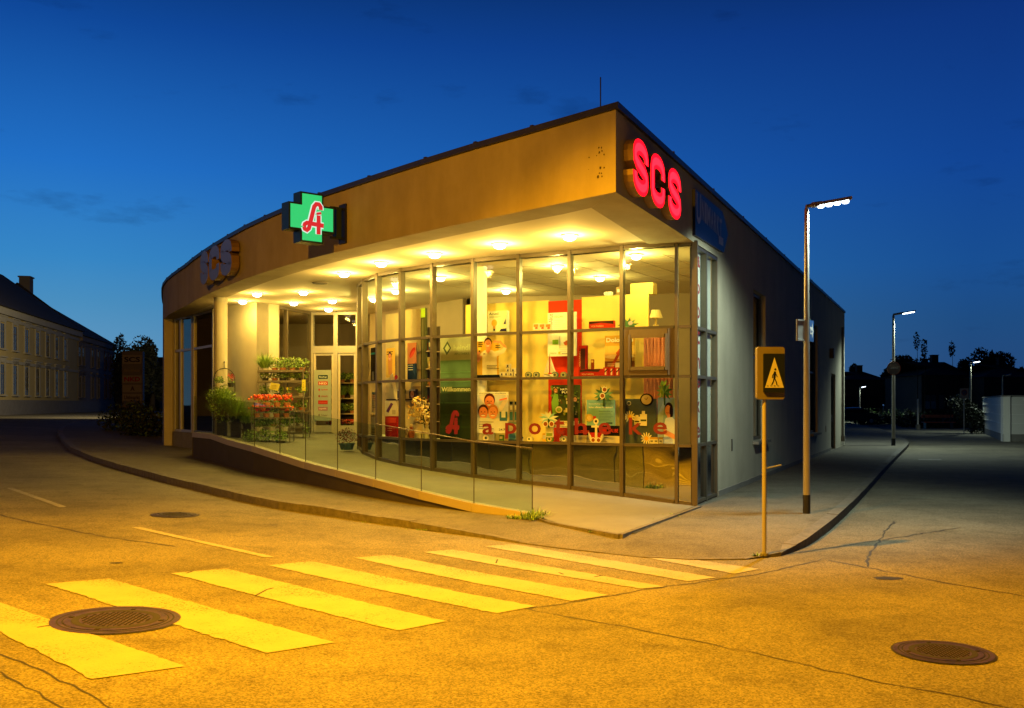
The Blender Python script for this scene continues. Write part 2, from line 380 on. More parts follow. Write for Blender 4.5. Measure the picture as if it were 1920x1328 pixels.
# resample the kerb line into stones about a metre long
seg = []; 
for i in range(len(K)-1):
    a, b = K[i], K[i+1]; L = math.hypot(b[0]-a[0], b[1]-a[1]); m_ = max(1, int(round(L/1.0)))
    for j in range(m_): t = j/m_; seg.append((a[0]+(b[0]-a[0])*t, a[1]+(b[1]-a[1])*t, KH[i]+(KH[i+1]-KH[i])*t))
seg.append((K[-1][0], K[-1][1], KH[-1]))
inn = off_line(seg, kw); out_ = off_line(seg, -.012)
for i in range(len(seg)-1):
    def lerp(p, q, t): return (p[0]+(q[0]-p[0])*t, p[1]+(q[1]-p[1])*t)
    jt = random.uniform(-.006,.006)
    a0, a1 = lerp(out_[i], out_[i+1], .006), lerp(out_[i], out_[i+1], .994); b0, b1 = lerp(inn[i], inn[i+1], .006), lerp(inn[i], inn[i+1], .994)
    pl = [a0, a1, b1, b0]; h0, h1 = seg[i][2], seg[i+1][2]
    mb.prism(pl, [gz(p[0])-.2 for p in pl], [gz(a0[0])-.12+h0+.004+jt, gz(a1[0])-.12+h1+.004+jt, gz(b1[0])-.12+h1+.008+jt, gz(b0[0])-.12+h0+.008+jt], M_KERB)
struct(mb, 'kerb')

# zebra crossing and dashes, each painted mark its own sheet with worn, wavy edges
def paint(corners, name, label=None, wob=.007, cat='road marking'):
    c = [G(x,y,-.12) for x,y in corners]; mb = MB(); n = 60
    rowA, rowB = [], []
    for i in range(n+1):
        t = i/n; wa = random.gauss(0, wob) if 0 < i < n else 0; wb = random.gauss(0, wob) if 0 < i < n else 0
        a = [c[0][k]+(c[1][k]-c[0][k])*t for k in (0,1)]; b = [c[3][k]+(c[2][k]-c[3][k])*t for k in (0,1)]
        d = Vector((b[0]-a[0], b[1]-a[1])); d.normalize()
        rowA.append((a[0]-d.x*wa, a[1]-d.y*wa)); rowB.append((b[0]+d.x*wb, b[1]+d.y*wb))
    vs = []
    for i in range(n+1):
        for t in (0, .25, .5, .75, 1): 
            x = rowA[i][0]+(rowB[i][0]-rowA[i][0])*t; y = rowA[i][1]+(rowB[i][1]-rowA[i][1])*t; vs.append((x, y, gz(x)-.12+.006))
    mb.add(vs, [(i*5+j, (i+1)*5+j, (i+1)*5+j+1, i*5+j+1) for i in range(n) for j in range(4)], M_PAINT)
    o = mb.build(name, kind='structure')
    return o
ZEB = [[(-150,1078),(-20,1122),(345,1251),(175,1275)], [(85,1096),(205,1086),(628,1206),(500,1226)], [(320,1076),(425,1067),(838,1166),(745,1184)], [(503,1061),(585,1053),(1005,1138),(932,1151)],
       [(665,1047),(728,1041),(1141,1117),(1072,1128)], [(795,1036),(850,1031),(1245,1101),(1200,1105)], [(908,1025),(960,1021),(1342,1084),(1290,1091)]]
ZEB[0] = [(-190,1088),(-25,1122),(348,1251),(172,1275)]
for q in ZEB: paint([q[0], q[3], q[2], q[1]], 'crosswalk_stripe')
paint([(1213,1047),(1378,1077),(1424,1068),(1300,1050)], 'crosswalk_stripe')
paint([(247,990),(497,1046),(515,1045),(262,989)], 'lane_dash', wob=.004)
paint([(12,916),(112,952),(125,951),(22,915)], 'lane_dash', wob=.004)
paint([(1722,861),(1722,863),(1765,863),(1765,861)], 'lane_dash', wob=.004)

# tar seams and cracks
def seam(pix, w, name='tar_seam', jit=.012):
    P = [G(x,y,-.12) for x,y in pix]; Q = []
    for i in range(len(P)-1):
        a, b = Vector(P[i]), Vector(P[i+1]); m_ = max(2, int((b-a).length/.12))
        for j in range(m_): q = a.lerp(b, j/m_); Q.append((q.x+random.gauss(0,jit), q.y+random.gauss(0,jit)))
    Q.append((P[-1][0], P[-1][1])); L_, R_ = [], []
    for i in range(len(Q)):
        a = Q[max(i-1,0)]; b = Q[min(i+1,len(Q)-1)]; dx, dy = b[0]-a[0], b[1]-a[1]; l = math.hypot(dx,dy) or 1; ww = w*random.uniform(.4,1.2)/2
        L_.append((Q[i][0]-dy/l*ww, Q[i][1]+dx/l*ww)); R_.append((Q[i][0]+dy/l*ww, Q[i][1]-dx/l*ww))
    vs = [(x,y,gz(x)-.12+.003) for x,y in L_+R_]; n = len(Q)
    mb = MB().add(vs, [(i, i+1, n+i+1, n+i) for i in range(n-1)], M_SEAM); struct(mb, name)
seam([(990,1143),(1250,1100),(1420,1078),(1545,1049),(1560,1048)], .022)
seam([(990,1143),(1180,1177),(1400,1222),(1650,1280),(1930,1335)], .017)
seam([(1555,1051),(1640,1068),(1800,1098),(1940,1122)], .03)
seam([(1625,1063),(1628,1045),(1650,1010),(1676,978)], .028)
seam([(1500,1036),(1620,1018),(1800,990)], .03)
seam([(0,966),(60,980),(200,1008),(330,1025)], .03)
seam([(-40,1215),(60,1250),(140,1285),(230,1345)], .018)
seam([(-60,1250),(0,1262),(120,1330)], .015)
seam([(1250,1049),(1150,1037),(1030,1021),(900,1006),(760,990)], .05, jit=.02)
for (x,y,r) in ((216,1056,.05),(512,985,.06),(1665,1085,.1)):
    g = G(x,y,-.12); mb = MB(); mb.add([(g[0]+r*1.5*math.cos(a)*random.uniform(.7,1.1), g[1]+r*math.sin(a)*random.uniform(.7,1.1), g[2]+.004) for a in [i*.5236 for i in range(12)]], [tuple(range(12))], M_SEAM)
    struct(mb, 'tar_patch')
# short cracks across the painted bars
for c in ([(480,1118),(500,1107),(512,1104)],[(930,1057),(933,1050)],[(1115,1083),(1130,1080)],[(350,1076),(360,1073)],[(1048,1075),(1056,1078)],[(70,1178),(120,1170)]):
    P = [G(x,y,-.12) for x,y in c]; mb = MB()
    for i in range(len(P)-1): mb.bar(P[i][:2]+(P[i][2]+.0065,), P[i+1][:2]+(P[i+1][2]+.0065,), .018, M_SEAM, h=.004)
    struct(mb, 'paint_crack')

# manholes
M_IRON = mat('cast_iron', (.075,.05,.032), .5, noise=.7, scale=9, metal=.35, bump=.3, bscale=60)
M_IRON2 = mat('cast_iron_groove', (.012,.010,.008), .8, noise=.4, scale=22)
def manhole(px, py, r, label):
    g = G(px,py,-.12); t = thing('manhole_cover', label, 'manhole cover', (g[0],g[1],g[2]+.001)); t.rotation_euler = (0, math.atan((gz(g[0]-.3)-gz(g[0]+.3))/.6), 0)
    def ring(mb, r0, r1, z, mt, n=48):
        vs = [(rr*math.cos(2*math.pi*k/n), rr*math.sin(2*math.pi*k/n), z) for rr in (r0,r1) for k in range(n)]
        mb.add(vs, [(k,(k+1)%n,n+(k+1)%n,n+k) for k in range(n)], mt)
    m1 = MB(); ring(m1, r*.82, r, .008, M_IRON); ring(m1, r*.995, r*1.04, .005, M_SEAM); ring(m1, r*.87, r*.9, .0095, M_IRON2); m1.build('rim', t, local=True)
    m2 = MB(); ring(m2, r*.79, r*.82, .006, M_IRON2); ring(m2, .0001, r*.79, .010, M_IRON); ring(m2, r*.56, r*.68, .0115, M_IRON2)
    st = r*.07; k = int(.52*r/st)
    for i in range(-k,k+1):
        for j in range(-k,k+1):
            x, y = i*st*1.05, j*st*1.05
            if x*x+y*y < (r*.53)**2: m2.box((x,y,.0122), (st*.55,st*.55,.004) if (i+j)%2 else (st*.3,st*.8,.004), M_IRON2)
    for a in (0,1.57,3.14,4.71): m2.box((r*.73*math.cos(a), r*.73*math.sin(a), .0125), (r*.07,r*.07,.004), M_IRON2)
    m2.build('lid', t, local=True)
manhole(218,1163,.48,'large rusty manhole cover lying across the two nearest bars of the zebra crossing')
manhole(1768,1224,.335,'manhole cover alone in the open asphalt at the lower right of the junction')
manhole(328,966,.33,'small manhole cover in the far lane, beside the white lane dash')

# ---------------------------------------------------------------- main building
Z0, Z1, ZT = 4.24, 5.25, 5.33       # soffit, wall top, coping top
WD = (.4395, 1.)                     # direction of the side wall in plan
C0 = (1.27, 12.07)
def wall_pt(y): return (C0[0]+WD[0]*(y-C0[1]), y)
YE = 39.3
FL = [C0,(.284,13.13),(-.5,13.95),(-1.28,14.82),(-2.3,16.02),(-3.36,17.3),(-4.1,18.3),(-4.82,19.35),(-5.5,20.4),(-6.18,21.55),(-6.84,22.7),(-7.47,23.85),(-8.05,24.95),(-8.57,26.0),(-9.08,26.95),(-9.6,27.95),(-10.1,28.95),
      (-10.65,30.2),(-11.15,31.5),(-11.75,33.2),(-12.4,35.1),(-13.2,37.6),(-14.2,40.5),(-15.6,44.5)]
def offs(P, d):      # offset to the left of travel (P runs from the corner leftwards): positive = inward
    out = []
    for i in range(len(P)):
        a = P[max(i-1,0)]; b = P[min(i+1,len(P)-1)]; dx, dy = b[0]-a[0], b[1]-a[1]; l = math.hypot(dx,dy)
        out.append((P[i][0]+dy/l*d, P[i][1]-dx/l*d))
    return out
bd = thing('shop_building', 'modern corner building with curved plaster fascia over a lit glass shop front', 'building', (-1., 24., 0.))
def grid_wall(P0, P1, z0, z1, opens, th, inward, mt, mb):
    L = math.hypot(P1[0]-P0[0], P1[1]-P0[1]); u = ((P1[0]-P0[0])/L, (P1[1]-P0[1])/L)
    S_ = sorted(set([0,L]+[min(max(v,0),L) for o in opens for v in o[:2]])); Z_ = sorted(set([z0,z1]+[max(z0,o[2]) for o in opens]+[min(z1,o[3]) for o in opens]))
    def solid(i, j):
        if i < 0 or j < 0 or i >= len(S_)-1 or j >= len(Z_)-1: return False
        s = (S_[i]+S_[i+1])/2; z = (Z_[j]+Z_[j+1])/2
        return not any(o[0] < s < o[1] and o[2] < z < o[3] for o in opens)
    def P(s, z, d): return (P0[0]+u[0]*s+inward[0]*d, P0[1]+u[1]*s+inward[1]*d, z)
    for i in range(len(S_)-1):
        for j in range(len(Z_)-1):
            if not solid(i,j): continue
            a, b, c, d = S_[i], S_[i+1], Z_[j], Z_[j+1]
            mb.add([P(a,c,0),P(b,c,0),P(b,d,0),P(a,d,0)], [(0,1,2,3)], mt); mb.add([P(a,c,th),P(b,c,th),P(b,d,th),P(a,d,th)], [(3,2,1,0)], mt)
            if not solid(i-1,j): mb.add([P(a,c,0),P(a,d,0),P(a,d,th),P(a,c,th)], [(0,1,2,3)], mt)
            if not solid(i+1,j): mb.add([P(b,c,0),P(b,d,0),P(b,d,th),P(b,c,th)], [(3,2,1,0)], mt)
            if not solid(i,j-1): mb.add([P(a,c,0),P(b,c,0),P(b,c,th),P(a,c,th)], [(3,2,1,0)], mt)
            if not solid(i,j+1): mb.add([P(a,d,0),P(b,d,0),P(b,d,th),P(a,d,th)], [(0,1,2,3)], mt)
wu = Vector((*WD,0)).normalized(); wn = Vector((wu.y,-wu.x,0))     # outward normal of the side wall (to the right)
sY = lambda y: (y-C0[1])*math.hypot(*WD)
wl = sY(YE)
ops = [(-.1, sY(17.5), -1, Z0), (sY(20.7), sY(22.1), .86, 4.05), (sY(29.3), sY(31.1), .75, 4.08), (sY(34.7), sY(36.1), .0, 2.72)]
YS = 13.1; s0_ = sY(YS); ops = [(a-s0_,b-s0_,c,d) for a,b,c,d in ops]
mb = MB(); grid_wall(wall_pt(YS), wall_pt(YE), -.1, Z1, ops, .30, (-wn.x,-wn.y), M_PLAS, mb)
mb.prism([C0, wall_pt(YS), tuple((Vector((*wall_pt(YS),0))-wn*.30)[:2]), (C0[0]-.22, C0[1]+.98)], Z0, Z1, M_PLAS)
mb.build('side_wall', bd)
mb = MB(); mb.prism([wall_pt(17.52), wall_pt(20.6), tuple(Vector((*wall_pt(20.6),0))+wn*.012)[:2], tuple(Vector((*wall_pt(17.52),0))+wn*.012)[:2]], -.05, .10, M_PLINTH)
mb.prism([tuple(Vector((*wall_pt(a),0))+wn*q)[:2] for a,q in ((20.62,0),(34.6,0),(34.6,.012),(20.62,.012))], -.05, .10, M_PLINTH)
mb.build('plinth', bd)
# fascia along the curve
FI = offs(FL, .55)
FI[0] = (C0[0]-.22, C0[1]+.98)
mb = MB(); nF = len(FL); vis = 17
for i in range(nF-1):
    a, b, c, d = FL[i], FL[i+1], FI[i+1], FI[i]
    if i == 0:
        d2 = wall_pt(C0[1]+.001)
    zlo = Z0 if i < vis else -.05
    mb.add([(a[0],a[1],zlo),(b[0],b[1],zlo),(b[0],b[1],Z1),(a[0],a[1],Z1)], [(3,2,1,0)], M_FASC)
    mb.add([(d[0],d[1],zlo),(c[0],c[1],zlo),(c[0],c[1],Z1),(d[0],d[1],Z1)], [(0,1,2,3)], M_FASC)
    mb.add([(a[0],a[1],zlo),(b[0],b[1],zlo),(c[0],c[1],zlo),(d[0],d[1],zlo)], [(0,1,2,3)], M_FASC)
a, d = FL[vis], FI[vis]; mb.add([(a[0],a[1],-.05),(d[0],d[1],-.05),(d[0],d[1],Z0),(a[0],a[1],Z0)], [(0,1,2,3)], M_FASC)
mb.build('fascia', bd)
# beam soffit strip under the side wall above the glazing and main soffit board
q0 = Vector((*wall_pt(C0[1]+.02),0)); sw = [C0, wall_pt(15.7), tuple(Vector((*wall_pt(15.7),0))-wn*.85)[:2], FI[0]]
mb = MB(); mb.add([(p[0],p[1],Z0-.003) for p in [C0, wall_pt(15.75), tuple(Vector((*wall_pt(15.75),0))-wn*.72)[:2], FI[0]]], [(0,1,2,3)], M_FASC); mb.build('corner_soffit', bd)
inner = [FI[0]] + FI[1:vis+1]
mb = MB(); poly = [(p[0],p[1],Z0+.03) for p in FI[:vis+1]] + [(-9,36,Z0+.03),(6,36,Z0+.03)] + [(*tuple(Vector((*wall_pt(17.5),0))-wn*.3)[:2], Z0+.03), (*tuple(Vector((*wall_pt(15.75),0))-wn*.3)[:2], Z0+.03)]
mb.add(poly, [tuple(range(len(poly)))], M_SOFF)
# vertical step between the fascia underside and the board
for i in range(vis):
    a, b = FI[i], FI[i+1]; mb.add([(a[0],a[1],Z0),(b[0],b[1],Z0),(b[0],b[1],Z0+.03),(a[0],a[1],Z0+.03)], [(0,1,2,3)], M_SOFF)
mb.build('soffit', bd)
# roof and coping
mb = MB(); rf = [(p[0],p[1],5.14) for p in FI] + [(-4,52,5.14),(14,52,5.14),(*wall_pt(YE),5.14)] 
rf = [(p[0],p[1],5.14) for p in FI] + [(-6,46,5.14),(10,40.5,5.14),(*tuple(Vector((*wall_pt(YE-.2),0))-wn*.28)[:2],5.14),(*tuple(Vector((*wall_pt(13.2),0))-wn*.28)[:2],5.14)]
mb.add(rf, [tuple(range(len(rf)))], M_COPE); mb.build('roof', bd)
mb = MB()
FO = offs(FL, -.045); FI2 = offs(FL, .36)
co = tuple(Vector((*C0,0))+wn*.045+Vector((-.02,-.045,0)))[:2]; FO[0] = co; FI2[0] = (C0[0]-.13, C0[1]+.62)
for i in range(nF-1):
    mb.prism([FO[i],FO[i+1],FI2[i+1],FI2[i]], Z1+.001, ZT, M_COPE)
e0 = Vector((*wall_pt(YE),0)); c1 = [co, tuple(e0+wn*.045)[:2], tuple(e0-wn*.34)[:2], FI2[0]]
mb.prism(c1, Z1+.001, ZT+.002, M_COPE)
mb.build('coping', bd)
for i in range(1,19):
    a = FO[i]; b = FI2[i]; MB().bar((a[0],a[1],ZT+.004),(b[0],b[1],ZT+.004),.05,M_COPE,h=.03).build('coping_joint', bd)
for yy in (14.5,17,19.5,22,24.5,27,29.5,32,34.5,37):
    a = Vector((*wall_pt(yy),ZT+.006))+wn*.05; MB().bar(a, a-wn*.38, .05, M_COPE, h=.03).build('coping_joint', bd)
# rear walls
mb = MB(); bw = [wall_pt(YE), (10,40.5), (-6,46), FL[-1]]
for i in range(3):
    d = unit(bw[i], bw[i+1]); nrm = Vector((-d.y, d.x, 0))
    mb.prism([bw[i], bw[i+1], tuple(Vector((*bw[i+1],0))-nrm*.25)[:2], tuple(Vector((*bw[i],0))-nrm*.25)[:2]], -.05, Z1-.004, M_PLAS)
mb.build('rear_wall', bd)
# side windows and door
def side_open(y0, y1, z0, z1, kind):
    a = Vector((*wall_pt(y0),0)); b = Vector((*wall_pt(y1),0)); dp = -wn*.14
    fr = MB(); w = .07
    c0, c1_ = a+dp+wu*.002, b+dp-wu*.002
    fr.bar(c0+wu*w/2+Vector((0,0,z0)), c0+wu*w/2+Vector((0,0,z1)), w, M_FRAME, h=w); fr.bar(c1_-wu*w/2+Vector((0,0,z0)), c1_-wu*w/2+Vector((0,0,z1)), w, M_FRAME, h=w)
    for z in (z0+w/2, z1-w/2): fr.bar(c0+wu*w+Vector((0,0,z)), c1_-wu*w+Vector((0,0,z)), w, M_FRAME, h=w)
    if kind == 'window':
        mz = (z0+z1)/2+.2; fr.bar(c0+wu*w+Vector((0,0,mz)), c1_-wu*w+Vector((0,0,mz)), w*.8, M_FRAME, h=w*.8)
        o = fr.build('window', bd)
        g = MB(); A = c0+wu*w; B = c1_-wu*w
        g.add([(A.x,A.y,z0+w),(B.x,B.y,z0+w),(B.x,B.y,z1-w),(A.x,A.y,z1-w)], [(0,1,2,3)], M_NIGHTG); g.build('pane', o)
        s = MB(); s.box(((a+b)/2+wn*.02-wn*.03+Vector((0,0,z0-.035)))[:], (b-a).length*0+ ((b-a).length+.12) and ((b-a).length+.10, .26, .06), M_PLINTH, ux=wu[:2]); s.build('sill', o)
        return o
    o = fr.build('door', bd); g = MB(); A = c0+wu*w; B = c1_-wu*w; q = -wn*.03
    g.add([(A.x,A.y,z0+w),(B.x,B.y,z0+w),(B.x,B.y,z1-w),(A.x,A.y,z1-w)], [(0,1,2,3)], mat('door_leaf_brown',(.06,.045,.035),.5,noise=.2,scale=6)); g.build('leaf', o)
    h = MB(); p = B-wu*.1+wn*.03; h.bar((p.x,p.y,1.0),(p.x,p.y,1.25),.03,M_STEEL); h.build('handle', o)
    return o
side_open(20.7,22.1,.86,4.05,'window'); side_open(29.3,31.1,.75,4.08,'window'); side_open(34.7,36.1,.0,2.72,'door')
# downpipe, wall lamp housing, wall vent
p = Vector((*wall_pt(38.1),0))+wn*.06; mb = MB(); mb.tube([(p.x,p.y,.35),(p.x,p.y,4.6)], .05, M_PLINTH); mb.box((p.x,p.y,.3),(.16,.16,.22),M_PLINTH, ux=wu[:2]); mb.build('downpipe', bd)
p = Vector((*wall_pt(34.4),0))+wn*.07; mb = MB(); mb.box((p.x,p.y,3.4),(.22,.14,.34),M_BLACK, ux=wu[:2]); mb.build('wall_box', bd)
p = Vector((*wall_pt(18.6),0))+wn*.008; mb = MB(); mb.box((p.x,p.y,.87),(.06,.014,.22),M_BLACK, ux=wu[:2]); mb.build('vent', bd)
p = Vector((*wall_pt(33.2),0))+wn*.008; mb = MB(); mb.box((p.x,p.y,.8),(.10,.014,.2),M_PLINTH, ux=wu[:2]); mb.build('vent', bd)
# bolt holes and stains left by an old sign on the fascia
d0 = unit(FL[1], FL[0]); fn = Vector((d0.y,-d0.x,0)); 
mb = MB()
M_STAIN = mat('rust_stain', (.05,.03,.02), .9, noise=.5, scale=30)
for (x,y,r) in ((1123,277,.014),(1128,277,.014),(1124,286,.02),(1129,283,.012),(1133,290,.012),(1119,292,.009),(1126,315,.02),(1133,315,.014),(1124,325,.012),(1128,325,.012),(1121,332,.02),(1129,331,.012),(1105,296,.012),(1104,318,.006)):
    a = on(x, FL[1], FL[0]); z = zz(y, a[1]); c = Vector((a[0],a[1],z))+fn*.003
    pts = []
    for k in range(8):
        t = k*math.pi/4; rr = r*random.uniform(.6,1.3); q = c+d0*rr*math.cos(t)+Vector((0,0,rr*math.sin(t))); pts.append(q)
    MB().add(pts, [tuple(range(8))], M_STAIN).build('bolt_hole', bd)

# lightning rod + little roof fittings
c = R(1126,196,13.0); t = MB(); t.tube([(c[0],c[1],5.335),(c[0],c[1],5.95)], .009, M_BLACK, n=6); t.box((c[0],c[1],5.36),(.06,.06,.05),M_BLACK)
t.build('lightning_rod', label='thin black lightning rod standing on the roof edge near the front corner', category='lightning rod')

# ---------------------------------------------------------------- curved glazing
GP = [(1304,Z0),(1269,0),(1167,0),(1069.6,0),(973.7,0),(888.6,0),(812,0),(753.5,0),(710,0),(683.5,0),(674.5,0)]
GXY = [(2.93,15.86),(2.66,15.94),(1.83,16.35),(1.0,16.87),(.128,17.3),(-.687,17.8),(-1.47,18.43),(-2.13,19.09),(-2.68,19.84),(-3.09,20.7),(-3.33,21.6)]
GB = [0.0,.03,.112,.186,.258,.317,.395,.453,.513,.587,.657]
TR = [.97, 2.09, 2.89]
ZG = Z0+.026
def post(mb, p, z0, z1, w=.055, dp=.11, ux=(1,0)): mb.box((p[0],p[1],(z0+z1)/2), (w,dp,z1-z0), M_FRAME, ux=ux)
for i in range(len(GXY)-1):
    a, b = GXY[i+1], GXY[i]; u = unit(a, b); nrm = Vector((u.y,-u.x,0))
    fr = MB(); zb0, zb1 = GB[i+1], GB[i]
    post(fr, a, zb0-.02, ZG, .06 if i else .05, .12, ux=u[:2])
    if i == 0: post(fr, (b[0]+.01,b[1]), -.02, ZG, .09, .1, ux=u[:2])
    A = Vector((*a,0))+u*.035; B = Vector((*b,0))-u*(.035 if i else .05)
    for z in TR: fr.bar(A+Vector((0,0,z)), B+Vector((0,0,z)), .09, M_FRAME, h=.045)
    fr.bar(A+Vector((0,0,ZG-.035)), B+Vector((0,0,ZG-.035)), .09, M_FRAME, h=.06)
    fr.bar(A+Vector((0,0,zb0+.03)), B+Vector((0,0,zb1+.03)), .09, M_FRAME, h=.06)
    fo = fr.build('window_bay', bd)
    zs = [None, TR[0], TR[1], TR[2], ZG-.05]
    for k in range(4):
        g = MB(); m_ = M_REFL if k == 0 else M_GLASS; th = .012
        z0a, z0b = (zb0+.06, zb1+.06) if k == 0 else (zs[k]+.0225, zs[k]+.0225); z1_ = zs[k+1]-.0225
        vs = [(A.x,A.y,z0a),(B.x,B.y,z0b),(B.x,B.y,z1_),(A.x,A.y,z1_)]
        if i == 1 and k == 2:     # opening casement in a thick frame
            cf = MB(); w = .105
            for q0_, q1_ in ((A+u*w/2,A+u*w/2),(B-u*w/2,B-u*w/2)): cf.bar(q0_+Vector((0,0,zs[k]+.024)), q1_+Vector((0,0,z1_-.002)), w, M_CASEM, h=.13)
            for z in (zs[k]+.024+w/2, z1_-.002-w/2): cf.bar(A+u*w+Vector((0,0,z)), B-u*w+Vector((0,0,z)), .13, M_CASEM, h=w)
            co_ = nrm*(.08)
            A2, B2 = A+u*(w-.02), B-u*(w-.02); za, zb_ = zs[k]+.02+w-.02, z1_-w+.02
            for q in (A2+u*.03, B2-u*.03): cf.bar(q+co_+Vector((0,0,za)), q+co_+Vector((0,0,zb_)), .06, M_CASEM, h=.04)
            for z in (za+.03, zb_-.03): cf.bar(A2+u*.06+co_+Vector((0,0,z)), B2-u*.06+co_+Vector((0,0,z)), .04, M_CASEM, h=.06)
            cf.build('casement', fo)
            A3, B3 = A+u*w, B-u*w; vs = [(A3.x,A3.y,zs[k]+.02+w),(B3.x,B3.y,zs[k]+.02+w),(B3.x,B3.y,z1_-w),(A3.x,A3.y,z1_-w)]
        vb = [tuple(Vector(v)-nrm*th) for v in vs]
        if k == 0: g.add(vs+vb, [(0,1,2,3),(7,6,5,4),(0,4,5,1),(2,6,7,3)], m_)
        else: g.add(vs, [(0,1,2,3)], m_)
        g.build('pane', fo)
# side panes right of the corner
SP = [15.98, 16.68, 17.46]
M_BLIND = mat('white_back_panel', (.50,.50,.46), .7, noise=.08, scale=2)
for i in range(2):
    a = Vector((*wall_pt(SP[i]),0))-wn*.05; b = Vector((*wall_pt(SP[i+1]),0))-wn*.05; fr = MB()
    post(fr, a[:2], 0.0, ZG-.03, .07, .1, ux=wu[:2]); 
    if i == 1: post(fr, (b-wu*.03)[:2], 0.0, ZG-.03, .06, .1, ux=wu[:2])
    A = a+wu*.037; B = b-wu*(.037 if i == 0 else .062)
    for z in [.05]+TR+[ZG-.065]: fr.bar(A+Vector((0,0,z)), B+Vector((0,0,z)), .09, M_FRAME, h=.05)
    fo = fr.build('window_bay', bd); zs = [.05]+TR+[ZG-.065]
    for k in range(4):
        g = MB(); g.add([(A.x,A.y,zs[k]+.026),(B.x,B.y,zs[k]+.026),(B.x,B.y,zs[k+1]-.026),(A.x,A.y,zs[k+1]-.026)], [(0,1,2,3)], M_REFL if k == 0 else M_GLASS); g.build('pane', fo)
# white panels standing behind the side panes
a = Vector((*wall_pt(16.12),0))-wn*.11; b = Vector((*wall_pt(17.40),0))-wn*.11
mb = MB(); mb.prism([a[:2],b[:2],(b-wn*.02)[:2],(a-wn*.02)[:2]], .98, 4.2, M_BLIND); mb.build('backing_panel', bd)

# entrance recess
E = [(-6.40,25.9),(-5.76,28.2),(-4.34,28.0)]
DZ = .80
def glazed(P, Q, zs, xsplit, name, matf, pane, skip=()):
    u = unit(P,Q); L = math.hypot(Q[0]-P[0],Q[1]-P[1]); fr = MB(); cols = [0]+xsplit+[L]
    for s in cols:
        s2 = min(max(s,.035),L-.035); p = Vector((*P,0))+u*s2; fr.box((p.x,p.y,(zs[0]+zs[-1])/2), (.07,.10,zs[-1]-zs[0]), matf, ux=u[:2])
    for z in zs:
        z2 = min(max(z,zs[0]+.04),zs[-1]-.03)
        for c in range(len(cols)-1):
            A = Vector((*P,0))+u*(max(cols[c],.035)+.036); B = Vector((*P,0))+u*(min(cols[c+1],L-.035)-.036)
            fr.bar(A+Vector((0,0,z2)),B+Vector((0,0,z2)),.09,matf,h=.07)
    fo = fr.build(name, bd)
    for c in range(len(cols)-1):
        for k in range(len(zs)-1):
            A = Vector((*P,0))+u*(cols[c]+.05); B = Vector((*P,0))+u*(cols[c+1]-.05)
            g = MB(); g.add([(A.x,A.y,zs[k]+.04),(B.x,B.y,zs[k]+.04),(B.x,B.y,zs[k+1]-.04),(A.x,A.y,zs[k+1]-.04)], [(0,1,2,3)], pane); g.build('pane', fo)
    return fo
glazed(E[0], E[1], [DZ,2.86,ZG-.01], [.95], 'entrance_window', M_FRAME, M_GLASS)
# doors: frame plus two leaves
P, Q = E[1], E[2]; u = unit(P,Q); L = math.hypot(Q[0]-P[0],Q[1]-P[1])
dfr = MB()
for s, w in ((.05,.10),(.76,.12),(L-.04,.08)):
    p = Vector((*P,0))+u*s; dfr.box((p.x,p.y,(DZ+ZG)/2-.005), (w,.12,ZG-DZ-.01), M_FRAME2, ux=u[:2])
for z, h in ((ZG-.05,.08),(3.19,.20)):
    for s0, s1 in ((.102,.698),(.822,L-.082)):
        dfr.bar(Vector((*P,z))+u*s0, Vector((*P,z))+u*s1, .11, M_FRAME2, h=h)
do = dfr.build('entrance_door', bd)
for s0, s1 in ((.105,.695),(.825,L-.085)):
    g = MB(); A = Vector((*P,0))+u*s0; B = Vector((*P,0))+u*s1; g.add([(A.x,A.y,3.3),(B.x,B.y,3.3),(B.x,B.y,ZG-.1),(A.x,A.y,ZG-.1)], [(0,1,2,3)], M_GLASS); g.build('pane', do)
    lf = MB(); w = .06
    lf.bar(A+u*w/2+Vector((0,0,DZ+.02)), A+u*w/2+Vector((0,0,3.08)), w, M_FRAME2, h=.06); lf.bar(B-u*w/2+Vector((0,0,DZ+.02)), B-u*w/2+Vector((0,0,3.08)), w, M_FRAME2, h=.06)
    for z in (3.05,): lf.bar(A+u*w+Vector((0,0,z)), B-u*w+Vector((0,0,z)), .06, M_FRAME2, h=.06)
    lf.bar(A+u*w+Vector((0,0,DZ+.13)), B-u*w+Vector((0,0,DZ+.13)), .06, M_FRAME2, h=.2)
    lf.add([(A+u*w).xy[:]+(DZ+.24,),(B-u*w).xy[:]+(DZ+.24,),(B-u*w).xy[:]+(3.01,),(A+u*w).xy[:]+(3.01,)], [(0,1,2,3)], M_GLASS)
    lo_ = lf.build('door_leaf', do)
# link glazing between the curved front and the doors
glazed((-4.32,27.9), (-3.36,21.75), [.72,2.89,ZG-.012], [2.,4.], 'entrance_window', M_FRAME, M_GLASS)
# recess walls (white plaster) and left shop windows
mb = MB()
WL = [(-6.42,25.86),(-6.60,25.5),(-7.56,26.2),(-8.2,27.2)]
back = [(-6.2,26.2),(-6.5,25.9),(-7.4,26.55),(-7.95,27.4)]
for i in range(3): mb.prism([WL[i],WL[i+1],(WL[i+1][0]+.24,WL[i+1][1]+.3),(WL[i][0]+.24,WL[i][1]+.3)], .1, ZG, M_PLAS)
mb.build('recess_wall', bd)
glazed((-9.3,28.9), (-8.2,27.2), [.80,3.25,ZG-.01], [], 'shop_window', M_FRAME2, M_NIGHTG)
glazed((-10.3,30.2), (-9.36,28.98), [.80,3.25,ZG-.01], [.55], 'shop_window', M_FRAME2, M_NIGHTG)
glazed((-10.95,31.3), (-10.36,30.3), [.80,ZG-.01], [], 'shop_window', M_FRAME2, M_NIGHTG)
pl = [(-8.1,27.05),(-9.32,28.85),(-10.32,30.1),(-11.2,31.6)]
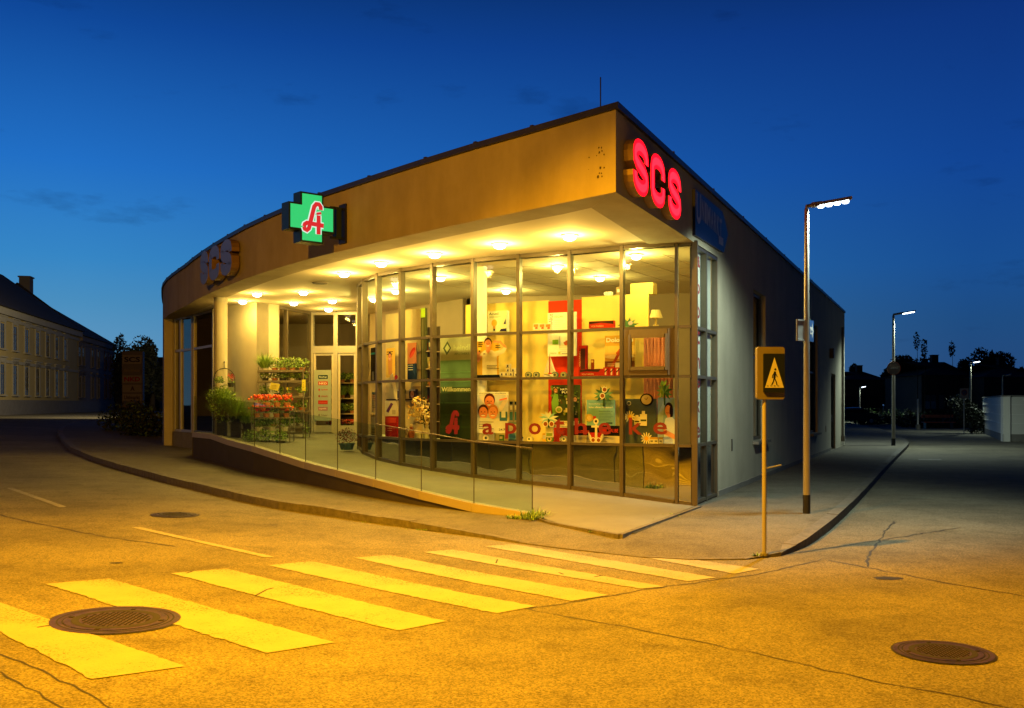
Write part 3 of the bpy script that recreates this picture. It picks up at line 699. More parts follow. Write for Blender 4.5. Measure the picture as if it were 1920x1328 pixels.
mb = MB()
for i in range(3): mb.prism([pl[i],pl[i+1],(pl[i+1][0]+.4,pl[i+1][1]+.25),(pl[i][0]+.4,pl[i][1]+.25)], .0, .80, M_PLINTH)
mb.build('plinth', bd)
# round column
c = R(413,548,23.0); mb = MB(); mb.lathe((-7.13,24.15,.55), [(.16,0),(.16,Z0-.55)], M_PLAS, n=24); mb.build('column', bd, smooth=False)
# dark door beside the rack: interior behind the recess
mb = MB()
mb.prism([(-7.9,31.5),(-3.9,31.5),(-3.9,31.6),(-7.9,31.6)], .5, ZG, M_INWALL)
mb.prism([(-6.3,26.3),(-6.2,26.3),(-7.4,31.4),(-7.5,31.4)], .5, ZG, M_INWALL)
mb.prism([(-1.0,23.6),(5.6,22.4),(5.6,22.5),(-1.0,23.7)], .5, ZG, M_INWALL)
mb.prism([(-4.1,28.1),(-1.2,23.9),(-1.1,24.0),(-4.0,28.2)], .5, ZG, M_INWALL)
ia = Vector((*wall_pt(17.5),0))-wn*.34; ib = Vector((*wall_pt(22.4),0))-wn*.34
mb.prism([ia[:2], ib[:2], (ib-wn*.05)[:2], (ia-wn*.05)[:2]], .5, ZG, M_INWALL)
mb.build('interior_wall', bd)
mb = MB(); fl = [(p[0],p[1],.70) for p in offs(GXY, .09)] + [(-4.3,28.1,.70),(-5.8,28.35,.70),(-6.3,26.2,.70),(-7.5,31.4,.70),(-4,31.4,.70),(-1.1,24,.70),(5.6,22.4,.70),(*ia[:2],.70)]
mb.add(fl, [tuple(range(len(fl)))], M_FLOORI); mb.build('interior_floor', bd)
# tiled interior ceiling with joints
mb = MB(); ce = [(p[0],p[1],4.19) for p in offs(GXY, .07)] + [(-4.3,28.05,4.19),(-5.8,28.3,4.19),(-6.3,26.2,4.19),(-7.5,31.4,4.19),(-4,31.4,4.19),(-1.1,24,4.19),(5.6,22.4,4.19),(*ia[:2],4.19)]
mb.add(ce, [tuple(range(len(ce)))], M_INCEIL)
tdir = unit(GXY[5], GXY[1]); ndir = Vector((-tdir.y, tdir.x, 0))
def joint(a, b, z):          # keep a ceiling joint inside the side wall
    pts = [a.lerp(b, i/40) for i in range(41)]; pts = [p for p in pts if p.x < wall_pt(p.y)[0]-.45]
    if len(pts) > 3: mb.bar(Vector((pts[0].x,pts[0].y,z)), Vector((pts[-1].x,pts[-1].y,z)), .010, M_INWALL, h=.004)
for k in range(-4,8):
    s0 = Vector((-.2,18.2,0))+tdir*k*.62; joint(s0+ndir*.1, s0+ndir*4.2, 4.187)
for k in range(1,6):
    s0 = Vector((-.2,17.6,0))+ndir*k*.806; joint(s0-tdir*1.2*min(k,2), s0+tdir*3.6, 4.1835)
mb.build('interior_ceiling', bd)
# interior round column behind the glass
cc = on(903, (GXY[5][0]+.3,GXY[5][1]+.45), (GXY[4][0]+.3,GXY[4][1]+.45)); mb = MB(); mb.lathe((cc[0],cc[1],.7), [(.1,0),(.1,3.49)], M_WHITE, n=20); mb.build('interior_column', bd)

# ---------------------------------------------------------------- ramp, its retaining wall and glass railing
RB = [(363.6,858,816),(398,866,818),(430,875,829),(477,888,841),(525,898,856),(573,907,871),(633,920,886),(704.5,934,904),(790,948,926),(888.6,960,949),(998,970,968)]
RO = []
for i, (x, yb, yt) in enumerate(RB):
    g = G(x, yb, 0.); RO.append((g[0], g[1], max(zz(yt-4, g[1]), .05)))
RO[0] = (RO[0][0], RO[0][1], RO[1][2])
g1 = G(1035,977,.04); g2 = G(1163,1001,.03); 
RO2 = RO + [(g1[0],g1[1],.03),(g2[0],g2[1],.02)]
inn_ = [(-8.6,28.0,.8),(-7.6,26.2,.8),(-6.6,25.6,.8),(-5.9,27,.8),(-5.5,28.2,.8),(-4.5,28.1,.8),(-3.9,25,.76),(-3.33,21.6,.657),(-3.09,20.7,.587),(-2.68,19.84,.513),(-2.13,19.09,.453),(-1.47,18.43,.395),(-.687,17.8,.317),(.128,17.3,.258),(1.0,16.87,.186),(1.83,16.35,.112),(2.66,15.94,.035),(3.0,15.98,.01)]
from bisect import bisect
mb = MB()
def zr(x, y):     # ramp height by inverse-distance over the two edges
    w = s_ = 0
    for p in RO2+inn_:
        d = (p[0]-x)**2+(p[1]-y)**2+1e-4; k = 1/d**2; w += k; s_ += k*p[2]
    return s_/w
# strips between outer and inner edges
NO = 60
def resample(P, n):
    L = [0]
    for i in range(len(P)-1): L.append(L[-1]+math.hypot(P[i+1][0]-P[i][0], P[i+1][1]-P[i][1]))
    out = []
    for k in range(n+1):
        s = L[-1]*k/n; j = min(max(bisect(L, s)-1,0), len(P)-2); t = (s-L[j])/(L[j+1]-L[j] or 1)
        out.append(tuple(P[j][q]+(P[j+1][q]-P[j][q])*t for q in range(3)))
    return out
oo = resample(RO2, NO)
ii_ = []
inner_simple = [(-8.6,28.0,.8),(-7.0,27.5,.8),(-5.6,28.3,.8),(-4.4,28.2,.8),(-3.7,24,.74)] + inn_[7:]
ii_ = resample(inner_simple, NO)
vs = []
for k in range(NO+1):
    for t in (0,.2,.4,.6,.8,1):
        a, b = oo[k], ii_[k]; vs.append((a[0]+(b[0]-a[0])*t, a[1]+(b[1]-a[1])*t, a[2]+(b[2]-a[2])*t))
mb.add(vs, [(k*6+j, (k+1)*6+j, (k+1)*6+j+1, k*6+j+1) for k in range(NO) for j in range(5)], M_RAMP)
struct(mb, 'ramp')
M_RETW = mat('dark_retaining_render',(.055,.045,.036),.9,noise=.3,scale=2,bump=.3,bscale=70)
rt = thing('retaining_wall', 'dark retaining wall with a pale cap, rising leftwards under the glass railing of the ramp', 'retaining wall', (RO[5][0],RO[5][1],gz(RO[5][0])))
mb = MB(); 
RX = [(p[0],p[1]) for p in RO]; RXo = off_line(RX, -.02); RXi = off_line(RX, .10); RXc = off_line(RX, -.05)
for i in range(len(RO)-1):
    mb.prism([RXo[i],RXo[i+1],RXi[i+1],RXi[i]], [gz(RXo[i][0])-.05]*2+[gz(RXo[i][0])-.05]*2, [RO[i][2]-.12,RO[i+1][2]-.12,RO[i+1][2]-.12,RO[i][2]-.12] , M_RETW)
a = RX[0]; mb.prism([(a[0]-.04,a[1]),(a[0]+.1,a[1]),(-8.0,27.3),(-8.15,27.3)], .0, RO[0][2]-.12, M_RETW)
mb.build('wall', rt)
mb = MB()
for i in range(len(RO)-1):
    def lp(p,q,t): return (p[0]+(q[0]-p[0])*t, p[1]+(q[1]-p[1])*t)
    A0,A1,B1,B0 = lp(RXc[i],RXc[i+1],.004), lp(RXc[i],RXc[i+1],.996), lp(RXi[i],RXi[i+1],.996), lp(RXi[i],RXi[i+1],.004)
    za, zb_ = RO[i][2], RO[i+1][2]; mb.prism([A0,A1,B1,B0], [za-.118,zb_-.118,zb_-.118,za-.118], [za+.01,zb_+.01,zb_+.01,za+.01], M_CAP)
mb.build('cap', rt)
# edging at the foot of the ramp
mb = MB(); A = RO2[-3]; B = RO2[-2]; C = RO2[-1]; e1 = (2.98,15.7,.012)
for p, q in ((A,B),(B,C),(C,e1)):
    mb.bar((p[0],p[1],gz(p[0])-.01), (q[0],q[1],gz(q[0])-.01), .07, M_KERB, h=.07)
struct(mb, 'ramp_edging')
rl = thing('glass_railing', 'frameless glass railing with thin dark joints along the ramp, higher end at the column', 'railing', (RO[5][0],RO[5][1],RO[5][2]))
rh = [.98]*len(RO)
for i in range(len(RO)-1):
    if i in (1,): pass
    a, b = RO[i], RO[i+1]; u = unit(a,b); g = MB(); nrm = Vector((u.y,-u.x,0))*.006
    A = Vector(a)+u*.008; B = Vector(b)-u*.008
    vs = [A+Vector((0,0,.012)),B+Vector((0,0,.012)),B+Vector((0,0,.93)),A+Vector((0,0,.93))]
    g.add([v+nrm for v in vs]+[v-nrm for v in vs], [(0,1,2,3),(7,6,5,4),(0,4,5,1),(1,5,6,2),(2,6,7,3),(3,7,4,0)], M_RAIL); g.build('glass_panel', rl)
    if i >= 2:
        j = MB(); q = Vector(b if i < len(RO)-2 else b); j.bar(q+Vector((0,0,.012)), q+Vector((0,0,.93)), .014, M_DARKF); j.build('joint', rl)
hr = MB(); pts = [Vector(p)+Vector((0,0,.95)) for p in RO[7:]]; u = unit(RO[-2],RO[-1]); pts.append(pts[-1]+Vector((0,0,-.005))); hr.tube([p for p in pts[:-1]], .008, M_FRAME, n=8); hr.build('handrail', rl)
# ---------------------------------------------------------------- ceiling lamps
def downlight(p, label, group, mt, r=.105):
    t = thing('ceiling_light', label, 'ceiling light', p, 0, group)
    m = MB(); m.lathe((0,0,-.02), [(r+.03,.02),(r+.03,.004),(r,.0),(r,.018)], M_WHITE, n=20); m.build('trim_ring', t, local=True)
    m = MB(); m.lathe((0,0,-.055), [(r*.45,-.03),(r*.85,-.01),(r,.04)], mt, n=20); m.build('diffuser', t, local=True)
    return t
DLP = [((1068,441),'bright round soffit light nearest the front corner of the building'),((937,457),'round soffit light, second from the building corner'),((815,475),'round soffit light, third from the building corner'),
 ((715,492),'round soffit light above the left bend of the glass front'),((645,512),'round soffit light just left of the curved glass front'),((482,550),'round soffit light beside the column, nearer the fascia'),
 ((569,547),'round soffit light above the middle of the entrance forecourt'),((455,564),'round soffit light closest to the round column'),((551,567),'round soffit light in front of the entrance window'),
 ((623,563),'round soffit light in front of the entrance doors'),((616,579),'round soffit light directly over the entrance doors')]
DL = []
for (x,y), lab in DLP:
    d = (Z0+.03-H)*F/(HZ-y); p = ((x-960)/F*d, d, Z0+.03); DL.append(p); downlight(p, lab, 'round lights in the canopy soffit', M_LAMP)
d = (Z0+.03-H)*F/(HZ-530); mb = MB(); mb.lathe(((600-960)/F*d, d, Z0+.005), [(.16,0),(.17,.024)], M_PLINTH, n=20); mb.build('vent_disc', label='flat grey unlit disc in the soffit between the lights of the forecourt', category='ceiling vent')
IL = []
for (x,y), lab in [((1045,499),'shop ceiling light seen above the red wall panel'),((1193,478),'shop ceiling light nearest the casement window'),((949,545),'small shop ceiling light above the lightbulb display box'),((1125,520),'shop ceiling light above the wooden panel on the right'),
                   ((742,545),'shop ceiling light above the tall white shelf on the left'),((826,520),'shop ceiling light above the green banner'),((700,560),'shop ceiling light beside the entrance doors')]:
    d = (4.18-H)*F/(HZ-y); p = ((x-960)/F*d, d, 4.183); IL.append(p); downlight(p, lab, 'round lights in the shop ceiling', M_INLAMP, .09)

# ---------------------------------------------------------------- signs on the building
M_NEON = emis('neon_face', (1,.001,.005), 2.8); M_NEONC = emis('neon_core', (1,.010,.020), 3.8); M_SIDE = mat('letter_side', (.24,.15,.10), .45, noise=.2, scale=5, metal=.3)
M_UNLIT = mat('unlit_letter_face', (.15,.14,.19), .4, noise=.2, scale=5)
t = thing('neon_sign', 'glowing red channel letters on the side wall by the front corner', 'neon sign', tuple(Vector((*wall_pt(13.6),4.4))), 0)
NA = tuple((Vector((*C0,0))+wn*.13)[:2]); NB = tuple((Vector((*wall_pt(20),0))+wn*.13)[:2])
yq = on(1200,NA,NB)[1]; zb_ = zz(366, yq); hN = zz(256, on(1194,NA,NB)[1])-zb_
for ch, x0, x1 in (('S',1187,1216),('C',1220,1247),('S',1253,1277)):
    a = on(x0,NA,NB); b = on(x1,NA,NB); ww = math.hypot(b[0]-a[0],b[1]-a[1]); f2 = Frame((*a,zb_), wu, wn); P = letter_path(ch, ww, hN, .20)
    m = MB(); put_stroke(m, f2, P, .20, M_NEON, 0, .125, M_SIDE); lo_ = m.build('letter', t)
    m = MB(); put_stroke(m, f2, P, .10, M_NEONC, .004); m.build('neon_tube', lo_)
t2 = thing('letter_sign', 'unlit grey channel letters on the curved fascia at the left', 'letter sign', (-5.8,20.8,4.4), 0, None)
for ch, px0, px1, yb in (('S',395,411,528),('C',412,433,521),('S',434,457,513)):
    a = on(px0, FL[10], FL[7]); b = on(px1, FL[10], FL[7]); u = unit(a,b); n_ = Vector((u.y,-u.x,0)); W_ = math.hypot(b[0]-a[0],b[1]-a[1])*.94
    m = MB(); f2 = Frame((a[0],a[1],4.38), u, n_); P = letter_path(ch, W_, .76, min(.24,W_*.34))
    put_stroke(m, f2, P, min(.24,W_*.34), M_UNLIT, .24, .17, M_SIDE); m.build('letter', t2)
# blue arrow-shaped shop sign on the side wall
M_SBLUE = mat('sign_blue', (.007,.012,.045), .45, noise=.12, scale=4); M_SWHITE = mat('sign_lettering', (.42,.40,.36), .5, noise=.1, scale=8)
a = on(1298, C0, wall_pt(20)); fr = Frame((*a,0), wu, wn); sx_ = lambda px: math.hypot(on(px,C0,wall_pt(20))[0]-a[0], on(px,C0,wall_pt(20))[1]-a[1])
def wz(px, py): return zz(py, on(px, C0, wall_pt(20))[1])
pts = [(0,wz(1298,355)),(sx_(1350),wz(1350,398)),(sx_(1360),wz(1360,440)),(sx_(1352),wz(1352,474)),(0,wz(1298,441))]
m = MB(); n5 = len(pts); m.add([fr.p(x,z,.05) for x,z in pts]+[fr.p(x,z,.004) for x,z in pts], [tuple(range(n5)), tuple(range(n5,2*n5))[::-1]]+[(i,i+n5,(i+1)%n5+n5,(i+1)%n5) for i in range(n5)], M_SBLUE)
sw_ = sx_(1352); zl = (wz(1298,441)+wz(1298,355))/2
x = .06
for i, ch in enumerate('UNIMARKT'):
    wch = .30 if i == 0 else (.11 if ch == 'I' else (.22 if ch == 'M' else .17)); hh = .50 if i == 0 else .34
    zb = pts[4][1] + .21 + (0 if i == 0 else .12) - i*.012
    put_text(m, fr, ch, x, zb, wch*(sw_/2.02), hh, M_SWHITE, .053, .03); x += (wch+.045)*(sw_/2.02)
m.add([fr.p(sw_*.80,pts[3][1]+.10,.0525),fr.p(sw_*.97,pts[3][1]+.10,.0525),fr.p(sw_*.97,pts[3][1]+.24,.0525),fr.p(sw_*.80,pts[3][1]+.24,.0525)], [(0,1,2,3)], M_SWHITE)
m.build('shop_sign', label='dark blue arrow shaped shop sign with pale lettering beside the red neon letters', category='shop sign')
# green illuminated cross
M_GREEN = emis('green_light_face', (.0,.62,.17), 1.0); M_SIGNW = emis('lit_white_print', (.75,1,.85), .9); M_SIGNR = emis('lit_red_print', (.75,.01,.03), .9); M_CASE = mat('sign_case_dark', (.01,.022,.016), .4)
wv = Vector((.763,.646,0)); cn = Vector((.646,-.763,0)); cc = Vector(R(585,411,16.15))
t = thing('pharmacy_cross', 'lit green cross sign with a red letter emblem, jutting out from the fascia', 'cross sign', tuple(cc-Vector((0,0,.4))))
fr = Frame(cc-wv*.39-Vector((0,0,.36)), wv, cn)
def crossp(g): a, b = .76+g, .21; return [(b-g,-g),(.57+g,-g),(.57+g,.19-g),(.78+g,.19-g),(.78+g,.57+g),(.57+g,.57+g),(.57+g,.76+g),(b-g,.76+g),(b-g,.57+g),(-g,.57+g),(-g,.19-g),(b-g,.19-g)]
m = MB(); c = crossp(.03); n12 = 12
m.add([fr.p(x,y,.0) for x,y in c]+[fr.p(x,y,-.24) for x,y in c], [tuple(range(12)), tuple(range(12,24))[::-1]]+[(i,i+12,(i+1)%12+12,(i+1)%12) for i in range(12)], M_CASE); m.build('case', t)
m = MB(); c = crossp(-.0); m.add([fr.p(x,y,.004) for x,y in c], [tuple(range(12))], M_GREEN); fo_ = m.build('light_face', t)
m = MB(); logo_A(m, fr, .20,.13,.40,.52, .115, M_SIGNW, .006); logo_A(m, fr, .20,.13,.40,.52, .075, M_SIGNR, .012); m.build('emblem', fo_)
m = MB()
for z in (.12,.62): m.bar(fr.p(.8,z,-.12), fr.p(1.02,z,-.12), .04, M_BLACK)
m.box(fr.p(.93,.37,-.12)[:], (.10,.12,.52), M_CASE, ux=wv[:2]); m.box(fr.p(1.04,.37,-.12)[:], (.03,.22,.66), M_BLACK, ux=wv[:2]); m.build('bracket', t)

# ---------------------------------------------------------------- red lettering on the glass
txt = 'apotheke'; cx_ = [915,958,1003,1049,1089,1134,1192,1238]
lt = MB()
for ch, x in zip(txt, cx_):
    for k in range(len(GXY)-1):
        if GXY[k+1][0]/GXY[k+1][1] <= (x-960)/F <= GXY[k][0]/GXY[k][1]: A, B = GXY[k+1], GXY[k]
    p = on(x, A, B); u = unit(A,B); n_ = Vector((u.y,-u.x,0)); W_ = .235 if ch != 't' else .20; hh = .20
    z0 = zz(815, p[1]); 
    if ch in 'thk': hh = .28
    if ch == 'p': z0 -= .075; hh = .28
    m = MB(); put_text(m, Frame((p[0],p[1],z0), u, n_), ch, -W_/2, 0, W_, hh, M_REDF, .006, .018); m.build('glass_letter', bd)
A, B = GXY[6], GXY[5]; p = on(836, A, B); u = unit(A,B); n_ = Vector((u.y,-u.x,0)); z0 = zz(813, p[1]); m = MB()
logo_A(m, Frame((p[0],p[1],z0),u,n_), .0,0,.34,.42, .085, M_REDF, .008); m.build('glass_emblem', bd)
p = Vector((*wall_pt(16.12),0))-wn*.05
for ch, yy in zip(txt, [500,552,596,645,691,728,774,822]):
    z0 = zz(yy, 16.15); hh = .19; W_ = .25
    if ch in 'thk': hh = .27
    if ch == 'p': z0 -= .07; hh = .26
    m = MB(); put_text(m, Frame((p.x,p.y,z0), wu, wn), ch, 0, 0, W_, hh, M_REDF, .012, .018); m.build('glass_letter', bd)

# ---------------------------------------------------------------- flat prints: posters and cut-outs
DA = (-.55,17.95); DB = (2.75,16.15)                       # display line just behind the straight glass front
dU = unit(DA, DB); dN = Vector((dU.y,-dU.x,0))
class Print:
    def __init__(s, fr, W, Hh): s.fr = fr; s.W = W; s.H = Hh; s.mb = MB(); s.d = 0.
    def base(s, col, th=.012, outline=None):
        P = outline or [(0,0),(1,0),(1,1),(0,1)]; n = len(P); mt = pcol(col); f = s.fr
        s.mb.add([f.p(x*s.W,y*s.H,0) for x,y in P]+[f.p(x*s.W,y*s.H,-th) for x,y in P], [tuple(range(n)), tuple(range(n,2*n))[::-1]]+[(i,i+n,(i+1)%n+n,(i+1)%n) for i in range(n)], mt)
    def poly(s, P, col):
        s.d += .0008; s.mb.add([s.fr.p(x*s.W,y*s.H,s.d) for x,y in P], [tuple(range(len(P)))], pcol(col))
    def rect(s, x0,y0,x1,y1,col): s.poly([(x0,y0),(x1,y0),(x1,y1),(x0,y1)], col)
    def ell(s, cx,cy,rx,ry,col,n=20,a=0): s.poly([(cx+rx*math.cos(2*math.pi*k/n)*math.cos(a)-ry*math.sin(2*math.pi*k/n)*math.sin(a), cy+rx*math.cos(2*math.pi*k/n)*math.sin(a)+ry*math.sin(2*math.pi*k/n)*math.cos(a)) for k in range(n)], col)
    def text(s, t, x,y,w,h,col,off=.01): s.d += .0008; put_text(s.mb, s.fr, t, x*s.W, y*s.H, w*s.W, h*s.H, pcol(col), s.d, off)
    def line(s, P, w, col): s.d += .0008; put_stroke(s.mb, s.fr, [(x*s.W,y*s.H) for x,y in P], w, pcol(col), s.d)
    def lines(s, x, y, w, n, gap, col, h=.008):
        for i in range(n): s.rect(x, y-i*gap, x+w*random.uniform(.7,1), y-i*gap+h, col)
    def vtext(s, t, x, y, w, h, col):     # text running upwards
        s.d += .0008; vs, fs = text2d(t, .01); X0 = min(v[0] for v in vs); X1 = max(v[0] for v in vs); Y0 = min(v[1] for v in vs); Y1 = max(v[1] for v in vs)
        s.mb.add([s.fr.p((x+w-(v[1]-Y0)/(Y1-Y0)*w)*s.W, (y+(v[0]-X0)/(X1-X0)*h)*s.H, s.d) for v in vs], fs, pcol(col))
def mk(name, label, cat, x0,y0,x1,y1, off, draw, A=DA, B=DB, group=None, **k):
    u = unit(A,B); n_ = Vector((u.y,-u.x,0)); A2 = (A[0]-n_.x*off, A[1]-n_.y*off); B2 = (B[0]-n_.x*off, B[1]-n_.y*off)
    a = on(x0,A2,B2); b = on(x1,A2,B2); W_ = math.hypot(b[0]-a[0],b[1]-a[1]); ym = (a[1]+b[1])/2; z0 = zz(y1, ym); z1 = zz(y0, ym)
    p = Print(Frame((a[0],a[1],z0), u, n_), W_, z1-z0); draw(p)
    return p.mb.build(name, label=label, category=cat, group=group)
SK = (226,150,100); HAIR = (60,38,24)
def face(p, cx, cy, r, hair=HAIR, sk=SK, asp=None):
    a = asp or p.W/p.H; ry = r*a
    p.ell(cx, cy+ry*.3, r*1.05, ry*1.12, hair); p.ell(cx, cy-ry*.08, r*.9, ry*1.05, sk)
    for s_ in (-1,1): p.ell(cx+s_*r*.34, cy+ry*.08, r*.12, ry*.08, (40,25,20))
    p.ell(cx, cy-ry*.15, r*.12, ry*.18, (205,125,80)); p.ell(cx, cy-ry*.5, r*.42, ry*.16, (250,240,230)); p.line([(cx-r*.42,cy-ry*.42),(cx,cy-ry*.36),(cx+r*.42,cy-ry*.42)], p.W*r*.08, (150,60,50))
def d_man(p):
    p.base((205,160,50), outline=[(0,0),(.72,0),(.72,.9),(0,.9)])
    p.rect(.0,.0,.78,.08,(18,22,34))
    body = [(.16,.08),(.14,.42),(.06,.40),(.02,.52),(.10,.62),(.22,.66),(.32,.70),(.46,.70),(.62,.66),(.80,.62),(.92,.70),(.80,.82),(.62,.87),(.62,.92),(.82,.90),(1.0,.70),(.96,.62),(.80,.54),(.66,.48),(.68,.08)]
    p.poly([(.20,.08),(.20,.55),(.10,.50),(.14,.60),(.28,.68),(.50,.68),(.66,.62),(.68,.08)], (214,205,170))
    p.poly([(.60,.64),(.80,.68),(.90,.74),(1.0,.72),(.90,.60),(.66,.52)], (214,205,170))
    p.poly([(.90,.74),(1.0,.72),(.80,.90),(.60,.91),(.60,.86),(.76,.84)], SK); p.ell(.62,.88,.06,.035,SK)
    p.poly([(.20,.55),(.08,.38),(.02,.42),(.03,.60),(.10,.62),(.12,.55)], SK); p.ell(.07,.62,.05,.035,SK)
    p.rect(.32,.64,.46,.76,SK); p.poly([(.32,.68),(.39,.58),(.46,.68)], SK); face(p,.39,.84,.12)
    p.ell(.12,.72,.05,.05,(240,190,60)); p.rect(.10,.64,.14,.68,(90,70,40)); p.rect(.24,.58,.31,.60,(30,32,60)); p.lines(.08,.86,.16,3,.05,(60,50,20),.02); p.lines(.64,.78,.18,2,.05,(60,50,20),.02); p.lines(.36,.30,.42,3,.04,(60,56,30),.012)
mk('cardboard_standee', 'cut-out of a smiling man in a pale shirt raising one arm', 'standee', 893,632,951,709,.16,d_man)
def d_kids(p):
    p.base((232,228,214)); p.rect(0,.36,1,.92,(200,205,215)); p.poly([(.05,.9),(.35,.55),(.45,.55),(.3,.92)],(226,214,200)); p.poly([(.95,.92),(.6,.5),(.72,.45),(1,.8)],(226,214,200))
    face(p,.40,.76,.17,(90,40,22),(230,140,90)); face(p,.20,.50,.16,(70,45,30),(235,150,100)); face(p,.52,.50,.16,(190,120,50),(238,160,105))
    p.text('Gesund, ganze Kopfläuse',.08,.935,.86,.04,(60,70,90)); p.poly([(0,0),(1,0),(1,.30),(.7,.28),(.4,.36),(0,.38)],(224,226,220)); p.rect(.74,.30,.98,.52,(70,120,160)); p.rect(.80,.38,.93,.54,(225,232,238))
    p.lines(.08,.26,.5,4,.055,(90,100,120),.014); p.text('24.7',.72,.06,.2,.05,(50,60,80)); p.poly([(.74,.78),(.98,.82),(.98,.86),(.74,.82)],(235,120,60))
mk('poster', 'white poster with the faces of three laughing children', 'poster', 895,735,953,812,.10,d_kids)
def box3(name, label, cat, x0,y0,x1,y1, off, dep, col, draw=None, group=None, side=None, A=DA, B=DB):
    u = unit(A,B); n_ = Vector((u.y,-u.x,0)); A2 = (A[0]-n_.x*off, A[1]-n_.y*off); B2 = (B[0]-n_.x*off, B[1]-n_.y*off)
    a = on(x0,A2,B2); b = on(x1,A2,B2); W_ = math.hypot(b[0]-a[0],b[1]-a[1]); ym = (a[1]+b[1])/2; z0 = zz(y1, ym); z1 = zz(y0, ym)
    p = Print(Frame((a[0],a[1],z0), u, n_), W_, z1-z0); p.base(col, th=dep)
    if draw: draw(p)
    return p.mb.build(name, label=label, category=cat, group=group)
def d_bulb(p): p.text('Acutil',.06,.80,.5,.13,(40,50,30)); p.lines(.06,.73,.7,2,.05,(90,100,70),.012); p.ell(.34,.42,.15,.17,(214,160,60)); p.rect(.28,.1,.40,.28,(170,130,60)); p.rect(.29,.04,.39,.14,(60,60,60)); p.poly([(.62,0),(1,0),(1,.14),(.7,.12)],(40,38,80)); p.poly([(.84,.35),(.96,.62),(.96,.35)],(50,44,100))
box3('display_box', 'large pale display box with a light bulb picture on the top shelf', 'display box', 915,583,950,622,.20,.10,(196,206,176),d_bulb)
k = 0
nm = ['bottom left','bottom second','bottom third','bottom right','middle left','middle right','top']
for (x,y) in ((937,698),(945,698),(954,698),(964,699),(948.5,690.5),(958,690.5),(948,682.5)):
    box3('medicine_box', 'small white medicine carton, %s of the little pyramid' % nm[k], 'carton', x,y,x+7.6,y+8,.12,.06,(214,206,176),lambda p:(p.ell(.5,.5,.22,.25,(70,70,90)),p.rect(.1,.08,.9,.2,(120,118,110))),'cartons stacked beside the standee'); k += 1
for i,x in enumerate((999.5,1011,1022.5)):
    box3('orange_carton', '%s of three white cartons with orange pictures beside the white poster' % ('left','middle','right')[i], 'carton', x,607,x+10.5,619,.10,.06,(226,216,196),lambda p:(p.rect(.1,.45,.9,.9,(232,130,60)),p.ell(.6,.3,.28,.14,(190,80,30))),'orange cartons on the top shelf')
def d_vegan(p):
    p.base((232,234,226)); p.vtext('ProAkut',.03,.62,.15,.36,(120,124,116)); p.text('VEGAN',.22,.88,.32,.05,(110,160,60)); p.lines(.24,.82,.4,5,.045,(222,180,170),.008)
    p.rect(.17,.27,.38,.38,(140,190,50)); p.lines(.19,.355,.16,3,.03,(70,110,30),.006); p.rect(.42,.18,.44,.46,(150,154,150)); p.lines(.42,.25,.3,4,.05,(170,172,168),.006)
    for cx,cy in ((.62,.30),(.68,.33),(.72,.29),(.65,.27)): p.ell(cx,cy,.06,.025,(190,96,50))
    p.text('Schaftwarten',.08,.06,.24,.03,(90,150,60)); p.ell(.42,.075,.04,.03,(225,200,60)); p.rect(.5,.05,.7,.065,(140,140,140)); p.rect(.84,.0,1.,1.,(226,226,216))
mk('poster', 'tall white poster with green wording, hanging on the red panel', 'poster', 1027,586,1081,668,.42,d_vegan)
# wooden backing panel with red stripe
pa = on(873,(DA[0]+.31,DA[1]+.56),(DB[0]+.31,DB[1]+.56)); pb = on(1216,(DA[0]+.31,DA[1]+.56),(DB[0]+.31,DB[1]+.56)); 
t = thing('display_partition', 'maple partition with a red stripe forming the back of the window display', 'partition', (*pa,.7)); nn_ = -dN
m = MB(); zt = zz(562, 17.9); m.prism([pa, on(1028,pa,pb), tuple((Vector((*on(1028,pa,pb),0))+nn_*.04)[:2]), tuple((Vector((*pa,0))+nn_*.04)[:2])], .7, zt, M_WOOD)
m.prism([on(1091,pa,pb), pb, tuple((Vector((*pb,0))+nn_*.04)[:2]), tuple((Vector((*on(1091,pa,pb),0))+nn_*.04)[:2])], .7, zt+.02, M_WOOD); m.build('panel', t)
m = MB(); m.prism([on(1028.2,pa,pb), on(1090.8,pa,pb), tuple((Vector((*on(1090.8,pa,pb),0))+nn_*.03)[:2]), tuple((Vector((*on(1028.2,pa,pb),0))+nn_*.03)[:2])], .7, zt-.02, M_RED); m.build('red_stripe', t)
# shelves
GS = glass('shelf_glass', (.95,.97,.93), boost=.7)
def shelf(z, x0, x1, label):
    a = on(x0,DA,DB); b = on(x1,DA,DB); a = Vector((*a,0))-dU*0; b = Vector((*b,0)); m = MB()
    m.prism([tuple((a+dN*.04)[:2]), tuple((b+dN*.04)[:2]), tuple((b-dN*.34)[:2]), tuple((a-dN*.34)[:2])], z-.014, z-.002, GS); m.build('glass_shelf', label=label, category='shelf')
shelf(2.105, 890, 1166, 'lower glass shelf of the shop window, carrying the sailboat and the red cartons'); shelf(2.905, 890, 1166, 'upper glass shelf of the shop window, carrying the light bulb box')
m = MB(); a = Vector((*on(886,DA,DB),0)); b = Vector((*on(1268,DA,DB),0)); m.prism([tuple((a+dN*.06)[:2]), tuple((b+dN*.04)[:2]), tuple((b-dN*.50)[:2]), tuple((a-dN*.50)[:2])], .80, .955, mat('ledge_white',(.6,.56,.48),.6,noise=.1,scale=4)); m.build('window_ledge', label='pale ledge running along the foot of the shop window display', category='ledge')
